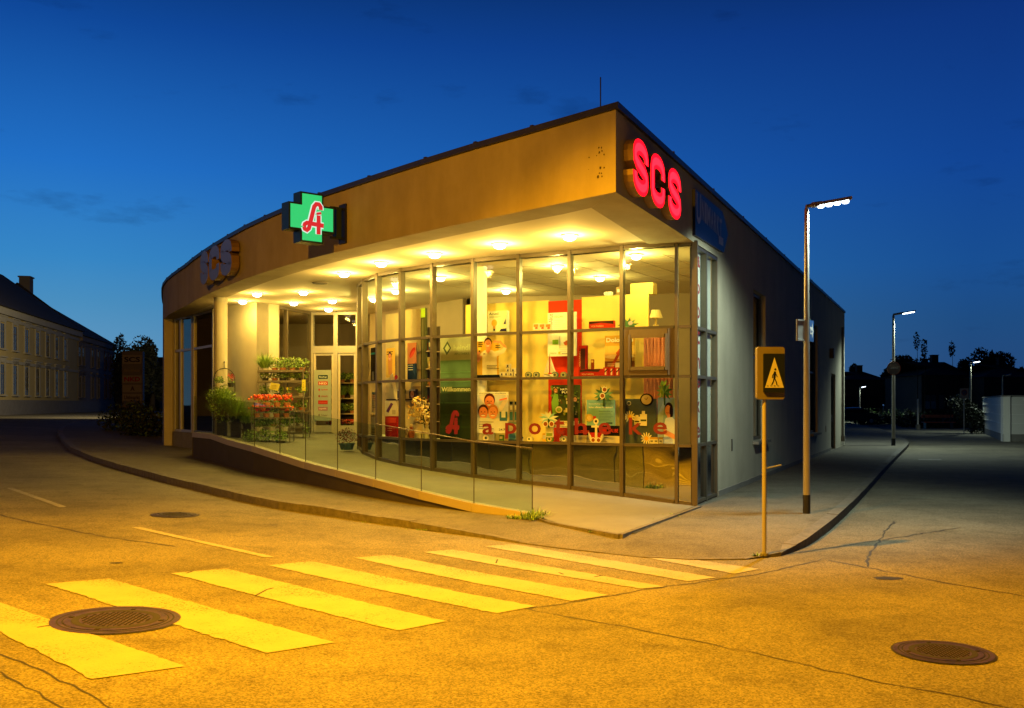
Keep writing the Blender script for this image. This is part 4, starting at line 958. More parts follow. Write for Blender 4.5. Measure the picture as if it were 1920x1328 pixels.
for i,(x,c) in enumerate(((990,(120,130,90)),(1005,(110,120,80)),(1040,(90,120,110)),(1056,(130,130,96)))):
    mk('display_tin', 'round grey-green tin standing upright on the lower shelf, %s' % ('leftmost of the row','second from the left, by the sailboat','just right of the sailboat','rightmost of the row')[i], 'tin', x-6,697,x+6,709,.12,lambda p:(p.base(c,.04,[(.5+.5*math.cos(a*.524),.5+.5*math.sin(a*.524)) for a in range(12)]),p.ell(.5,.5,.36,.36,(170,166,120)),p.ell(.5,.5,.2,.2,(70,80,70))),group='round tins in the window display')
for i,(x,c) in enumerate(((992,(200,190,120)),(1030,(120,150,60)),(1057,(150,140,120)))):
    mk('display_tin', 'round tin on the window ledge, %s' % ('under the letter o','under the sunglasses cut-out','at the foot of the red stripe')[i], 'tin', x-7,817,x+7,830,.14,lambda p:(p.base(c,.04,[(.5+.5*math.cos(a*.524),.5+.5*math.sin(a*.524)) for a in range(12)]),p.ell(.5,.5,.32,.32,(230,220,170)),p.ell(.5,.5,.14,.16,(90,110,60))),group='round tins in the window display')
# sailboat
c = Vector((*on(1024,DA,DB),2.105))-dN*.14; m = MB(); M_SAIL = mat('sail_cloth',(.66,.62,.5),.7,noise=.1,scale=20); MW2 = mat('boat_hull_white',(.62,.58,.48),.5,noise=.1,scale=9)
t = thing('model_sailboat', 'small white model sailboat standing on the lower window shelf', 'model boat', c[:])
hl = MB(); hp = [(-.13,.07,0),(-.09,.0,.03),(.09,.0,.03),(.14,.075,0)]
P = [c+dU*x+Vector((0,0,z))+dN*y*s_ for s_ in (-1,1) for x,z,y in ((-.13,.07,.02),(-.08,.0,.02),(.09,.0,.02),(.14,.075,.0),(0,.06,.045))]
hl.add(P, [(0,1,2,3,4),(9,8,7,6,5),(0,5,6,1),(1,6,7,2),(2,7,8,3),(3,8,9,4),(4,9,5,0)], MW2); hl.build('hull', t)
hl = MB(); hl.tube([c+Vector((0,0,.06)), c+Vector((0,0,.42))], .004, M_DARKF, n=6); hl.build('mast', t)
for q in ([(-.012,.40),(-.012,.09),(-.115,.09)],[(.012,.38),(.012,.09),(.125,.085)]):
    hl = MB(); V = [c+dU*x+Vector((0,0,z)) for x,z in q]; bl = sum(V,Vector())/3+dN*.018; hl.add(V+[bl,bl-dN*.024], [(0,1,3),(1,2,3),(2,0,3),(1,0,4),(2,1,4),(0,2,4)], M_SAIL); hl.build('sail', t)
def d_out(p):
    p.base((70,84,44)); 
    for _ in range(70): p.ell(random.random()*.96+.02, random.uniform(.25,.96), random.uniform(.02,.07), random.uniform(.01,.04), random.choice([(110,140,50),(60,80,36),(150,160,80),(90,66,40),(190,180,120)]), 8)
    p.poly([(.1,.3),(.05,.6),(.15,.8),(.28,.78),(.3,.55),(.22,.3)],(120,170,70)); face(p,.2,.87,.07,sk=(200,140,90)); p.poly([(.1,.05),(.08,.32),(.26,.32),(.2,.05)],(60,50,44))
    p.rect(.34,.78,.76,.94,(30,34,28)); p.text('NATUR',.37,.87,.35,.05,(240,240,230),.02); p.text('PUR',.42,.80,.26,.05,(240,240,230),.02)
    p.rect(.55,.30,.70,.55,(40,80,30)); p.rect(.58,.55,.67,.62,(230,230,220)); p.rect(.55,.36,.70,.46,(230,226,200)); p.ell(.32,.42,.12,.08,(230,226,196)); p.ell(.32,.42,.08,.05,(150,180,80)); face(p,.88,.66,.07,sk=(210,150,100)); p.rect(0,0,1,.16,(220,214,190)); p.lines(.06,.11,.6,3,.04,(80,90,70),.01)
mk('poster', 'dark green nature poster with a hiker and a bottle', 'poster', 1034,722,1088,802,.22,d_out)
def palm(p, sun=True, white=False):
    out = (90,130,96) if not white else (190,214,206)
    fr_ = []
    p.base((60,90,60), .006, [(.46,0),(.54,0),(.56,.5),(.44,.5)])
    for a,l in ((20,.5),(50,.5),(80,.5),(110,.48),(140,.5),(165,.5),(-10,.46),(190,.46),(215,.42),(-35,.42)):
        ra_ = math.radians(a); dx, dy = math.cos(ra_), math.sin(ra_); px, py = -dy, dx
        c1_ = (random.choice([(84,130,90),(120,160,110),(60,104,72)]) if not white else random.choice([(190,214,206),(140,190,180),(220,226,200)]))
        p.poly([(.5,.5),(.5+dx*l*.5+px*.07,.5+dy*l*.5+py*.07),(.5+dx*l,.5+dy*l-.04),(.5+dx*l*.5-px*.07,.5+dy*l*.5-py*.07)], c1_)
def glasses(p, x, y, r, ang=0., col=(235,225,200)):
    for s_ in (-1,1):
        cx, cy = x+s_*r*1.1*math.cos(ang), y+s_*r*1.1*math.sin(ang)*p.W/p.H; p.ell(cx,cy,r,r*p.W/p.H,col); p.ell(cx,cy,r*.7,r*.7*p.W/p.H,(150,80,24))
mk('palm_cutout', 'white leafy cut-out wearing sunglasses, low in the window left of the red stripe', 'cut-out', 1009,768,1049,802,.06,lambda p:(palm(p,white=True),glasses(p,.5,.2,.13)))
m_ = mk('product_tube', 'pale upright tube under the sunglasses cut-out', 'tube', 1023,800,1037,820,.10,lambda p:(p.base((214,212,180),.03),p.rect(.1,.1,.9,.4,(130,150,60)),p.lines(.15,.8,.7,3,.12,(120,130,110),.03)))
mk('orange_box_long', 'long orange-red carton lying on the top shelf, right of the red stripe', 'carton', 1104,602,1151,615,.14,lambda p:(p.base((176,50,20),.07),p.poly([(.02,.95),(.98,.95),(.98,.5),(.5,.75),(.02,.6)],(60,40,26)),p.text('VOLTAREN',.08,.15,.5,.25,(220,170,120))))
mk('red_carton', 'tall red carton standing upright at the edge of the red stripe', 'carton', 1085,648,1100,705,.16,lambda p:(p.base((150,34,16),.06),p.rect(.25,.1,.8,.9,(70,40,34)),p.vtext('VOLTAREN',.05,.3,.18,.5,(220,170,120))))
mk('red_carton', 'long red carton lying on the lower shelf below the tall red one', 'carton', 1086,692,1131,705,.10,lambda p:(p.base((160,38,18),.07),p.poly([(.02,.95),(.9,.95),(.8,.55),(.3,.7),(.02,.5)],(60,40,30)),p.text('VOLTAREN',.1,.12,.5,.26,(220,170,120))))
for i,x in enumerate((1131,1142,1153)): mk('red_carton', 'small red carton in front of the running poster, %s of three' % ('left','middle','right')[i], 'carton', x,689,x+10,706,.07,lambda p:(p.base((170,40,20),.05),p.rect(.3,.15,.6,.85,(220,190,150)),p.poly([(.2,.5),(.8,.9),(.9,.8),(.3,.4)],(60,30,24))),group='small red cartons on the lower shelf')
mk('product_tube', 'short dark red tube standing between the red cartons and the poster', 'tube', 1108,674,1113,694,.15,lambda p:(p.base((140,60,24),.03),p.rect(.1,.7,.9,.9,(220,180,90))))
def d_run(p):
    p.base((206,160,60)); p.rect(0,.4,1,.72,(226,186,90)); p.ell(.5,.42,.5,.06,(240,214,130)); p.rect(0,0,1,.3,(120,70,30)); p.text('Dolobene',.05,.82,.9,.12,(238,234,214),.03); p.lines(.3,.79,.5,1,.04,(150,110,50),.02)
    p.line([(.22,.1),(.34,.3),(.46,.48),(.52,.62)],.05,(170,74,34)); p.line([(.52,.62),(.66,.5),(.72,.35),(.9,.3)],.045,(160,66,30)); p.line([(.5,.6),(.4,.52),(.46,.44)],.03,(180,84,40)); p.ell(.57,.70,.06,.05,(170,84,44)); p.rect(.36,.06,.56,.26,(210,196,150)); p.rect(.6,.06,.8,.24,(120,40,26)); p.lines(.1,.22,.3,3,.05,(230,200,130),.012)
mk('poster', 'golden poster of a runner with large white wording, left of the casement window', 'poster', 1134,629,1190,698,.26,d_run)
mk('palm_cutout', 'small green palm cut-out on the top shelf by the upper right of the partition', 'cut-out', 1156,593,1200,632,.3,lambda p:(palm(p),p.ell(.6,.66,.10,.10,(200,196,210))))
def d_blue(p):
    p.base((130,182,190)); p.text('Sommerfeeling mit',.08,.82,.5,.06,(235,240,236)); p.text('hoher offener Hautzustand',.08,.70,.84,.06,(240,244,240),.02); p.text('Sonnentechnik tut gut',.44,.56,.48,.04,(30,50,60),.02); p.lines(.44,.5,.5,6,.055,(90,130,140),.012); p.ell(.1,.34,.14,.14,(206,180,100)); p.ell(.1,.34,.08,.08,(230,210,150)); p.rect(.24,.2,.34,.4,(190,60,40)); p.rect(.7,.12,.92,.18,(60,90,100))
mk('poster', 'light blue poster with white headline, under the palm cut-out with sunglasses', 'poster', 1100,750,1153,801,.20,d_blue)
mk('palm_cutout', 'green palm cut-out wearing white sunglasses, on top of the light blue poster', 'cut-out', 1112,721,1152,762,.12,lambda p:(palm(p),glasses(p,.5,.62,.13,1.2)))
def d_ban(p):
    p.base((200,190,160)); p.rect(0,.42,1,1,(24,22,24)); p.text('Deumavan',.06,.55,.3,.25,(200,60,40),.02); p.rect(.58,.5,.72,.92,(186,40,22)); p.text('SALBE',.76,.62,.2,.2,(210,60,40)); p.lines(.06,.32,.8,4,.08,(90,84,74),.03); p.rect(.36,.3,.6,.6,(176,40,24))
mk('banner', 'black and cream strip banner with red block, behind the white anchor', 'banner', 1073,798,1163,831,.08,d_ban)
def d_anchor(p):
    c_ = (224,214,180); p.base(c_,.012,[(.42,.1),(.58,.1),(.56,.74),(.44,.74)]); p.ell(.5,.87,.17,.12,c_); p.ell(.5,.87,.08,.055,(60,50,36)); p.rect(.2,.62,.8,.70,c_)
    p.line([(.06,.30),(.2,.12),(.5,.03),(.8,.12),(.94,.30)],.05,c_); p.poly([(0,.26),(.02,.46),(.2,.26)],c_); p.poly([(1,.26),(.98,.46),(.8,.26)],c_); glasses(p,.5,.12,.16)
mk('anchor_cutout', 'white anchor cut-out with sunglasses on the window ledge', 'cut-out', 1103,784,1132,831,.0,d_anchor)
def d_dark(p):
    p.base((74,84,84)); p.ell(.14,.90,.07,.05,(200,196,170)); p.ell(.14,.90,.05,.035,(74,84,84))
    for cx,cy in ((.16,.60),(.70,.12)):
        for k in range(12): a = k*.5236; p.ell(cx+.12*math.cos(a),cy+.085*math.sin(a),.06,.02,(226,216,180),8,a)
        p.ell(cx,cy,.07,.05,(226,170,40))
    p.rect(.32,.42,.5,.60,(206,196,160)); p.rect(.36,.60,.46,.64,(220,214,190)); p.rect(.5,.40,.72,.66,(214,206,170)); p.rect(.56,.66,.66,.73,(226,220,200)); p.rect(.52,.50,.70,.54,(60,70,40)); p.rect(.34,.48,.48,.51,(60,70,40))
mk('poster', 'dark grey poster with white daisies and cream jars, below the casement window', 'poster', 1171,748,1231,832,.08,d_dark)
mk('wall_clock', 'round dark-rimmed clock face above the grey daisy poster', 'clock', 1200,738,1224,761,.03,lambda p:(p.base((24,20,18),.03,[(.5+.5*math.cos(a*.3142),.5+.5*math.sin(a*.3142)) for a in range(20)]),p.ell(.5,.5,.40,.40,(206,186,130)),p.line([(.5,.5),(.62,.68)],.008,(60,50,40)),p.line([(.5,.5),(.36,.6)],.008,(60,50,40))))
def d_wom(p):
    p.base((132,160,178)); p.poly([(.0,.0),(.0,.6),(.4,1),(.3,.5),(.3,0)],(160,184,196)); p.ell(.62,.76,.22,.14,(36,24,20)); p.ell(.58,.72,.17,.12,(220,150,100)); p.ell(.76,.7,.1,.16,(36,24,20)); p.rect(.54,.54,.70,.64,(214,144,96))
    p.poly([(.34,.02),(.36,.40),(.46,.56),(.8,.58),(1,.5),(1,0),(.34,0)],(206,214,214)); p.poly([(.3,.36),(.38,.2),(.8,.12),(.96,.1),(.96,.2),(.46,.3),(.38,.42)],(216,150,104)); p.ell(.4,.36,.09,.05,(216,150,104)); p.line([(.48,.68),(.56,.665),(.64,.68)],.008,(160,60,50))
mk('poster', 'pale blue poster of a dark-haired woman in a white top', 'poster', 1233,746,1267,832,.10,d_wom)
mk('plant_cutout', 'tall leafy cut-out in front of the red curtain, above the woman poster', 'cut-out', 1230,712,1262,760,.02,lambda p:(palm(p),[p.ell(random.uniform(.3,.7),random.uniform(.4,.95),.14,.05,random.choice([(150,180,70),(190,200,120),(110,150,70)]),8,random.uniform(.6,2.4)) for _ in range(9)]))
for i,x in enumerate((1218,1226,1235)): mk('cream_jar', 'little white cream jar on the ledge in front of the daisy poster, %s of three' % ('left','middle','right')[i], 'jar', x,820,x+8,832,.0,lambda p:(p.base((214,206,186),.03),p.rect(0,.7,1,1,(190,150,60)),p.rect(.2,.25,.8,.5,(120,120,100))),group='cream jars on the ledge')
# tube towers
for i,x in enumerate((955,964)): mk('product_tube', 'slim blue and silver tube display standing on the %s beside the children poster' % ('left','right')[i], 'tube', x,753,x+7,792,.05,lambda p:(p.base((150,150,150),.03),p.rect(.1,.1,.9,.5,(60,110,140)),p.rect(.1,.85,.9,1,(30,40,50)),p.rect(.2,.6,.8,.8,(210,210,200))),group='blue tubes beside the children poster')
mk('display_box', 'teal and cream display box under the blue tubes', 'display box', 953,792,972,830,.06,lambda p:(p.base((110,140,140),.06),p.rect(.1,.5,.9,.9,(190,180,150)),p.ell(.4,.3,.3,.2,(60,110,150)),p.rect(0,0,1,.15,(50,70,90))))
mk('display_box', 'low pale display box with a round emblem under the children poster', 'display box', 897,813,925,830,.05,lambda p:(p.base((160,158,140),.06),p.ell(.5,.5,.2,.35,(220,214,190)),p.ell(.5,.5,.08,.15,(60,70,80))))
# small goods along the window ledge
LB = [('a',905),('a',926),('p',946),('p',966),('o',1012),('t',1040),('h',1082),('h',1098),('e',1144),('e',1158),('k',1180),('k',1206)]
KD = ['white pill bottle','slim green carton','cream tube','squat blue tin','yellow carton','brown bottle','pale pink carton','silver tube','orange carton','small white tub','green bottle','teal carton']
CD = [(220,214,196),(90,140,70),(226,210,160),(60,100,140),(226,180,60),(110,60,30),(210,160,150),(170,170,170),(220,120,50),(224,220,206),(50,110,60),(70,150,150)]
for i,(ch,x) in enumerate(LB):
    a = on(x,DA,DB); c = Vector((*a,.957))-dN*random.uniform(.20,.34); hh = random.uniform(.09,.17); m = MB(); k_ = KD[i]
    if 'carton' in k_: m.box((c.x,c.y,c.z+hh/2), (.075,.05,hh), pcol(CD[i]), ux=dU[:2]); q = c+dN*.027; m.box((q.x,q.y,c.z+hh*.6), (.055,.003,hh*.4), pcol((230,226,210)), ux=dU[:2])
    else: m.lathe(c[:], [(.032,0),(.034,hh*.65),(.018,hh*.78),(.02,hh)], pcol(CD[i]), n=12); m.lathe((c.x,c.y,c.z+hh*.2), [(.0355,0),(.0355,hh*.3)], pcol((226,224,206)), n=12)
    m.build('ledge_product', label='%s on the window ledge behind the letter %s' % (k_, ch), category='product', group='small goods on the window ledge')
# curtain
ca = Vector((*on(1207,(DA[0]+.22,DA[1]+.4),(DB[0]+.22,DB[1]+.4)),0)); cb = Vector((*on(1262,(DA[0]+.22,DA[1]+.4),(DB[0]+.22,DB[1]+.4)),0)); m = MB(); vs = []; N = 60; M_CURT = mat('curtain_cloth',(.42,.15,.08),.85,noise=.15,scale=12,bump=.2,bscale=120)
for i in range(N+1):
    q = ca.lerp(cb, i/N); d_ = .03*math.sin(i*.85)+.012*math.sin(i*2.1); vs.append(q+dN*d_+Vector((0,0,.96))); vs.append(q+dN*d_*.8+Vector((0,0,2.92)))
vs += [v-dN*.008 for v in vs]; o2 = 2*(N+1)
m.add(vs, [(2*i,2*i+2,2*i+3,2*i+1) for i in range(N)]+[(o2+2*i+1,o2+2*i+3,o2+2*i+2,o2+2*i) for i in range(N)]+[(2*i+1,2*i+3,o2+2*i+3,o2+2*i+1) for i in range(N)], M_CURT)
m.build('curtain', smooth=True, label='rust red curtain in folds behind the casement window', category='curtain')
# boxes on top of partition
q = Vector((*on(1200,pa,pb),0)); m = MB(); m.box((q-dN*.18+Vector((0,0,zt+.12)))[:], (.42,.20,.20), mat('cardboard',(.62,.44,.12),.8,noise=.15,scale=6), ux=dU[:2]); m.box((q-dN*.18+Vector((0,0,zt+.222)))[:], (.10,.19,.003), mat('tape',(.4,.3,.1),.4), ux=dU[:2]); m.build('cardboard_box', label='plain cardboard box on top of the partition at its right end', category='box')
q = Vector((*on(1156,pa,pb),0)); m = MB(); m.box((q-dN*.18+Vector((0,0,zt+.10)))[:], (.11,.15,.16), mat('brown_carton',(.30,.21,.09),.8,noise=.2,scale=6), ux=dU[:2]); m.box((q-dN*.1+Vector((0,0,zt+.11)))[:], (.06,.01,.05), M_WHITE, ux=dU[:2]);m.build('small_box', label='small brown box on top of the partition left of the cardboard box', category='box')
q = Vector((*on(1136,pa,pb),0)); m = MB(); m.lathe((q-dN*.12+Vector((0,0,zt+.02)))[:], [(.06,0),(.075,.02),(.085,.07),(.07,.08)], M_WHITE, n=14); m.build('bowl', label='shallow white bowl on top of the partition', category='bowl')
q = Vector((*on(1226,pa,pb),0)); m = MB(); m.lathe((q-dN*.1+Vector((0,0,zz(612,q.y))))[:], [(.05,0),(.05,.03),(.02,.04),(.02,.14),(.12,.15),(.07,.29),(.06,.29)], mat('lamp_shade_cream',(.6,.48,.22),.7,noise=.1,scale=9), n=16); m.build('table_lamp', label='cream shaded table lamp behind the right end of the partition', category='lamp')
q = Vector((*on(1226,pa,pb),0)); m = MB(); m.box((q-dN*.1+Vector((0,0,(zz(612,q.y)+.7)/2)))[:], (.3,.3,zz(612,q.y)-.7-.002), M_WOOD, ux=dU[:2]); m.box((q-dN*.1+Vector((0,0,1.6)))[:], (.26,.306,.01), M_DARKF, ux=dU[:2]); m.build('side_cabinet', label='tall maple cabinet carrying the cream lamp behind the curtain', category='cabinet')

# green banner in the fifth bay
A5 = (GXY[6][0]+.12,GXY[6][1]+.2); B5 = (GXY[5][0]+.12,GXY[5][1]+.2)
def d_gr(p):
    p.base((70,96,72)); p.rect(0,.78,1,1,(150,158,130)); p.poly([(.08,.90),(.22,.97),(.34,.90),(.20,.83)],(70,84,64)); p.poly([(.14,.90),(.22,.94),(.30,.90),(.21,.86)],(160,176,140)); p.text('heindl',.42,.87,.5,.06,(170,186,150),.02); p.text('APOTHEKE',.44,.83,.46,.022,(90,110,80))
    p.rect(0,.52,1,.78,(92,128,98)); 
    for k in range(7): p.rect(.02,.12+k*.09,.98,.125+k*.09,(84,120,88) if k < 4 else (110,160,120))
    p.rect(0,.0,1,.46,(42,58,44)); p.rect(.0,.12,1,.14,(46,66,44)); p.rect(0,.24,1,.255,(46,66,44)); p.rect(0,.36,1,.37,(60,90,60)); p.rect(.0,.0,1,.02,(16,14,12)); p.text('Willkommen',.05,.475,.9,.045,(206,214,170),.02); p.rect(.1,.02,.14,.46,(40,60,44))
mk('roller_banner', 'tall green banner with a white greeting, standing behind the red emblem on the glass', 'banner', 826,633,886,826,.03,d_gr,A5,B5)
# left bays
A4 = (GXY[7][0]+.22,GXY[7][1]+.30); B4 = (GXY[6][0]+.22,GXY[6][1]+.30); A3 = (GXY[8][0]+.3,GXY[8][1]+.3); B3 = (GXY[7][0]+.3,GXY[7][1]+.3)
mk('white_partition', 'tall white display panel behind the lips poster', 'partition', 757,580,790,829,.35,lambda p:(p.base((190,176,140),.05),p.rect(.0,.0,.03,1,(120,104,76))),A4,B4)
mk('shelf_post', 'lime green topped metal post beside the white panel', 'shelf post', 789,578,797,829,.3,lambda p:(p.base((70,72,40),.06),p.rect(0,.93,1,1,(150,190,40)),p.rect(.3,.0,.6,.92,(100,100,70))),A4,B4)
mk('poster', 'dark blue poster with large red lips', 'poster', 764,643,781,714,.2,lambda p:(p.base((30,48,80)),p.rect(0,.45,1,1,(196,130,90)),p.ell(.55,.74,.34,.10,(190,50,36),16,.3),p.ell(.55,.70,.3,.06,(214,80,60),16,.3),p.poly([(.5,.3),(.9,.5),(.9,.1)],(44,70,120)),p.lines(.1,.4,.6,3,.06,(200,200,190),.02)),A4,B4)
mk('white_partition', 'tall white display panel in the bay left of the lips poster', 'partition', 723,588,750,829,.35,lambda p:(p.base((196,184,146),.05),p.rect(.9,.0,.96,1,(120,104,76))),A3,B3)
mk('poster', 'narrow yellow poster on the white panel left of the lips poster', 'poster', 724,653,740,708,.2,lambda p:(p.base((216,176,60)),p.lines(.1,.86,.8,2,.08,(80,50,20),.03),p.poly([(.3,.1),(.2,.6),(.5,.75),(.7,.6),(.7,.1)],(200,140,60)),face(p,.45,.7,.2)),A3,B3)
# shelf unit with goods
sa = on(794,(A4[0]+.35,A4[1]+.5),(B4[0]+.35,B4[1]+.5)); sb = on(824,(A4[0]+.35,A4[1]+.5),(B4[0]+.35,B4[1]+.5)); sU = unit(sa,sb); sN = Vector((sU.y,-sU.x,0)); sw2 = math.hypot(sb[0]-sa[0],sb[1]-sa[1])
t = thing('product_shelf', 'dark shelf unit filled with small products, seen between the white panel and the green banner', 'shelf unit', (*sa,.7))
m = MB(); sv = Vector((*sa,0)); 
m.prism([sa,sb,tuple((Vector((*sb,0))-sN*.02)[:2]),tuple((sv-sN*.02)[:2])], .7, 3.2, mat('shelf_back_dark',(.05,.035,.02),.7,noise=.2,scale=4)); m.build('back_panel', t)
sh_z = [.95,1.3,1.65,2.0,2.35,2.7,3.0]
for z in sh_z: m = MB(); m.prism([tuple((sv+sN*.28)[:2]),tuple((Vector((*sb,0))+sN*.28)[:2]),sb,sa], z-.02, z, M_INWALL); m.build('shelf_board', t)
GOOD = [(214,150,50),(200,190,170),(150,40,30),(220,200,120),(90,110,140),(230,226,210),(160,90,40),(60,90,60)]
def goods(parent, o, u, n_, w, z, cnt, group=None, label=None, tag_=None):
    for i in range(cnt):
        x = w*(i+.5)/cnt; hh = random.uniform(.10,.24); ww = w/cnt*random.uniform(.5,.8); c = o+u*x+n_*.14; m = MB(); col = random.choice(GOOD)
        if random.random() < .5: m.box((c.x,c.y,z+hh/2+.002), (ww,.08,hh), pcol(col), ux=u[:2]); m.box((c.x+n_.x*.041,c.y+n_.y*.041,z+hh*.55), (ww*.7,.003,hh*.35), pcol(random.choice(GOOD)), ux=u[:2])
        else: m.lathe((c.x,c.y,z+.002), [(ww*.45,0),(ww*.48,hh*.65),(ww*.2,hh*.8),(ww*.2,hh)], pcol(col), n=10)
        m.build('shelf_product', label='%s product on the dark shelf unit, shelf %s' % (('small','slim','squat','bright','pale','dark')[i % 6], label) if label else None, category='product', group='small products on the dark shelf unit')
nmz = ['at ledge height','just above the ledge','level with the greeting banner','in the middle','level with the lips poster','second from the top','at the very top']
for i, z in enumerate(sh_z[:-1]): goods(t, sv, sU, sN, sw2, z, 3, label=nmz[i])
# low display table with gold bouquet, red bin, watering can
tp = on(788,A4,B4); c = Vector((*tp,0)); m = MB(); M_GOLD = mat('gold_leaf',(.75,.48,.10),.45,noise=.3,scale=20); M_GOLD2 = mat('pale_gold_leaf',(.8,.66,.3),.5,noise=.3,scale=20)
t = thing('gold_bouquet', 'bunch of golden leaves in a vase behind the bay left of the green banner', 'bouquet', (c.x,c.y,.97))
m = MB(); m.lathe((c.x,c.y,.97), [(.07,0),(.11,.1),(.08,.22),(.06,.28)], pcol((200,190,170)), n=14); m.build('vase', t)
m = MB(); m.leaves((c.x,c.y,1.50), (.26,.2,.30), 170, .10, [M_GOLD,M_GOLD2]); m.tube([(c.x,c.y,1.2),(c.x+.03,c.y,1.5)], .012, M_DARKF, n=6); m.build('leaves', t)
m = MB(); e = [on(745,A3,B3), on(812,A4,B4)]
for P_, Q_, lab in ((on(686,(GXY[9][0]+.3,GXY[9][1]+.1),(GXY[8][0]+.3,GXY[8][1]+.1)), on(750,A3,B3), 'white display ledge behind the leftmost curved bays'), (on(754,A4,B4), on(820,A4,B4), 'white display ledge under the golden bouquet')):
    u_ = unit(P_,Q_); n_ = Vector((u_.y,-u_.x,0)); a = Vector((*P_,0)); b = Vector((*Q_,0)); m = MB(); m.prism([tuple((a+n_*.14)[:2]),tuple((b+n_*.14)[:2]),tuple((b-n_*.4)[:2]),tuple((a-n_*.4)[:2])], .80, .965, MC['ledge_white']); m.build('window_ledge', label=lab, category='ledge')
mk('red_bin', 'red carton below the dark side shelf, two bays left of the green banner', 'carton', 722,781,745,829,.05,lambda p:(p.base((150,26,20),.12),p.rect(.1,.75,.9,.95,(190,60,40)),p.lines(.2,.6,.5,3,.08,(220,160,120),.02)),A3,B3)
mk('leaning_carton', 'white carton with purple print leaning above the red carton', 'carton', 722,752,744,780,.06,lambda p:(p.base((206,196,170),.06),p.poly([(.1,.3),(.5,.9),(.7,.8),(.3,.2)],(90,50,110)),p.rect(.6,.1,.9,.4,(170,160,140))),A3,B3)
mk('hanging_shelf', 'dark side shelf carrying two picture cartons', 'shelf', 724,748,779,751,.10,lambda p:p.base((40,28,18),.2),A3,B4)
for i,(x,c_) in enumerate(((745,(40,60,90)),(767,(60,50,70)))): mk('picture_carton', ('dark blue picture carton at the left end of the side shelf','dark picture carton at the right end of the side shelf')[i], 'carton', x,730,x+12,747,.12,lambda p:(p.base(c_,.06),face(p,.5,.45,.3),p.rect(0,.8,1,1,(190,190,200))),A3,B4)
mk('white_flower_print', 'white curled paper sail above the side shelf', 'decoration', 731,700,746,750,.02,lambda p:(p.base((226,214,180),.01,[(.0,.9),(.3,1),(.6,.7),(.8,.3),(.9,.0),(.6,.05),(.45,.4)]),p.ell(.8,.85,.2,.08,(190,40,26)),p.ell(.7,.8,.12,.05,(214,70,40))),A3,B3)
A2_ = (GXY[9][0]+.3,GXY[9][1]+.15); B2_ = (GXY[8][0]+.3,GXY[8][1]+.15)
mk('notice', 'cream notice sheet behind the second curved bay', 'notice', 697,735,706,774,.0,lambda p:(p.base((206,196,160)),p.lines(.15,.85,.7,7,.1,(110,100,80),.03),p.rect(.1,.9,.9,.97,(90,130,150))),A2_,B2_)
mk('shelf_screen', 'turquoise edged shelf with pale bottle behind the second curved bay', 'shelf', 695,652,708,716,.05,lambda p:(p.base((60,50,36),.1),p.rect(0,.8,1,.86,(70,170,180)),p.rect(.2,.05,.5,.3,(210,200,170)),p.rect(0,.0,1,.04,(140,120,80))),A2_,B2_)
mk('paper_bag', 'yellowish carton on the ledge of the second curved bay', 'carton', 695,777,707,826,.05,lambda p:(p.base((170,150,100),.1),p.rect(.1,.5,.9,.9,(206,196,160)),p.lines(.2,.4,.6,3,.1,(110,90,60),.03)),A2_,B2_)
for i,(x,y,c_) in enumerate(((762,795,(206,170,130)),(770,802,(160,90,60)),(797,775,(196,190,170)),(805,790,(120,110,90)),(780,806,(214,196,150)))):
    q = on(x,A4,B4); c = Vector((*q,0)); m = MB(); hh = .17+.05*(i%3); m.lathe((c.x+.02*i,c.y-.04,.967), [(.05,0),(.07,hh*.5),(.03,hh*.8),(.045,hh)], pcol(c_), n=12); m.ball((c.x+.02*i,c.y-.04,.967+hh+.03), .035, pcol((220,200,160)), 8, 5)
    m.build('gift_figure', label='%s decorative vase on the ledge near the golden bouquet' % ('peach','brown','ivory','olive','cream')[i], category='vase')

# door stickers (white film panel with shop logos) and goods behind the right leaf
u = unit(E[1],E[2]); dn_ = Vector((u.y,-u.x,0))
def d_door(p):
    p.base((150,160,150),.004); 
    for k,(c_,tx,tc_) in enumerate((((20,50,60),'Bioshop',(200,210,200)),((176,60,34),'NKD',(230,220,200)),(None,'Apotheke',(176,60,40)),(None,'Unimarkt',(150,60,50)),((170,44,34),'blumen',(200,90,80)),((150,110,120),'optik',(220,200,200)),(None,'Friseur',(110,110,100)))):
        y = .86-k*.125
        if c_: p.rect(.24,y-.035,.80,y+.04,c_)
        p.text(tx,.30 if c_ else .42,y-.02,.44 if c_ else .38,.04,tc_,.02)
        if not c_: p.poly([(.24,y),(.30,y+.03),(.36,y),(.30,y-.03)],tc_)
o_ = mk('door_notice', 'pale film panel with a column of small shop logos on the left entrance door', 'notice', 589,694,621,789,-.06,d_door,E[1],E[2])
# flower display goods behind right door
q0 = Vector((-4.95,28.7,0))
t = thing('plant_shelf', 'dark shelves of potted plants and vases inside the right entrance door', 'shelf unit', (q0.x,q0.y,.7))
for z in (.9,1.35,1.8,2.25):
    m = MB(); m.box((q0.x,q0.y+.2,z), (.8,.4,.03), M_INWALL); m.build('shelf_board', t)
m = MB(); m.box((q0.x,q0.y+.42,1.6), (.9,.03,1.9), MC['shelf_back_dark']); m.build('back_panel', t)
PG = [mat('leaf_green',(.17,.32,.05),.6,noise=.4,scale=20), mat('leaf_light',(.34,.50,.09),.6,noise=.3,scale=20), mat('leaf_dark',(.06,.13,.025),.6,noise=.4,scale=20)]
M_TERRA = mat('terracotta',(.42,.17,.07),.75,noise=.25,scale=16); M_POTW = mat('pale_pot',(.5,.46,.38),.6,noise=.15,scale=10); M_POTD = mat('black_pot',(.02,.02,.02),.6)
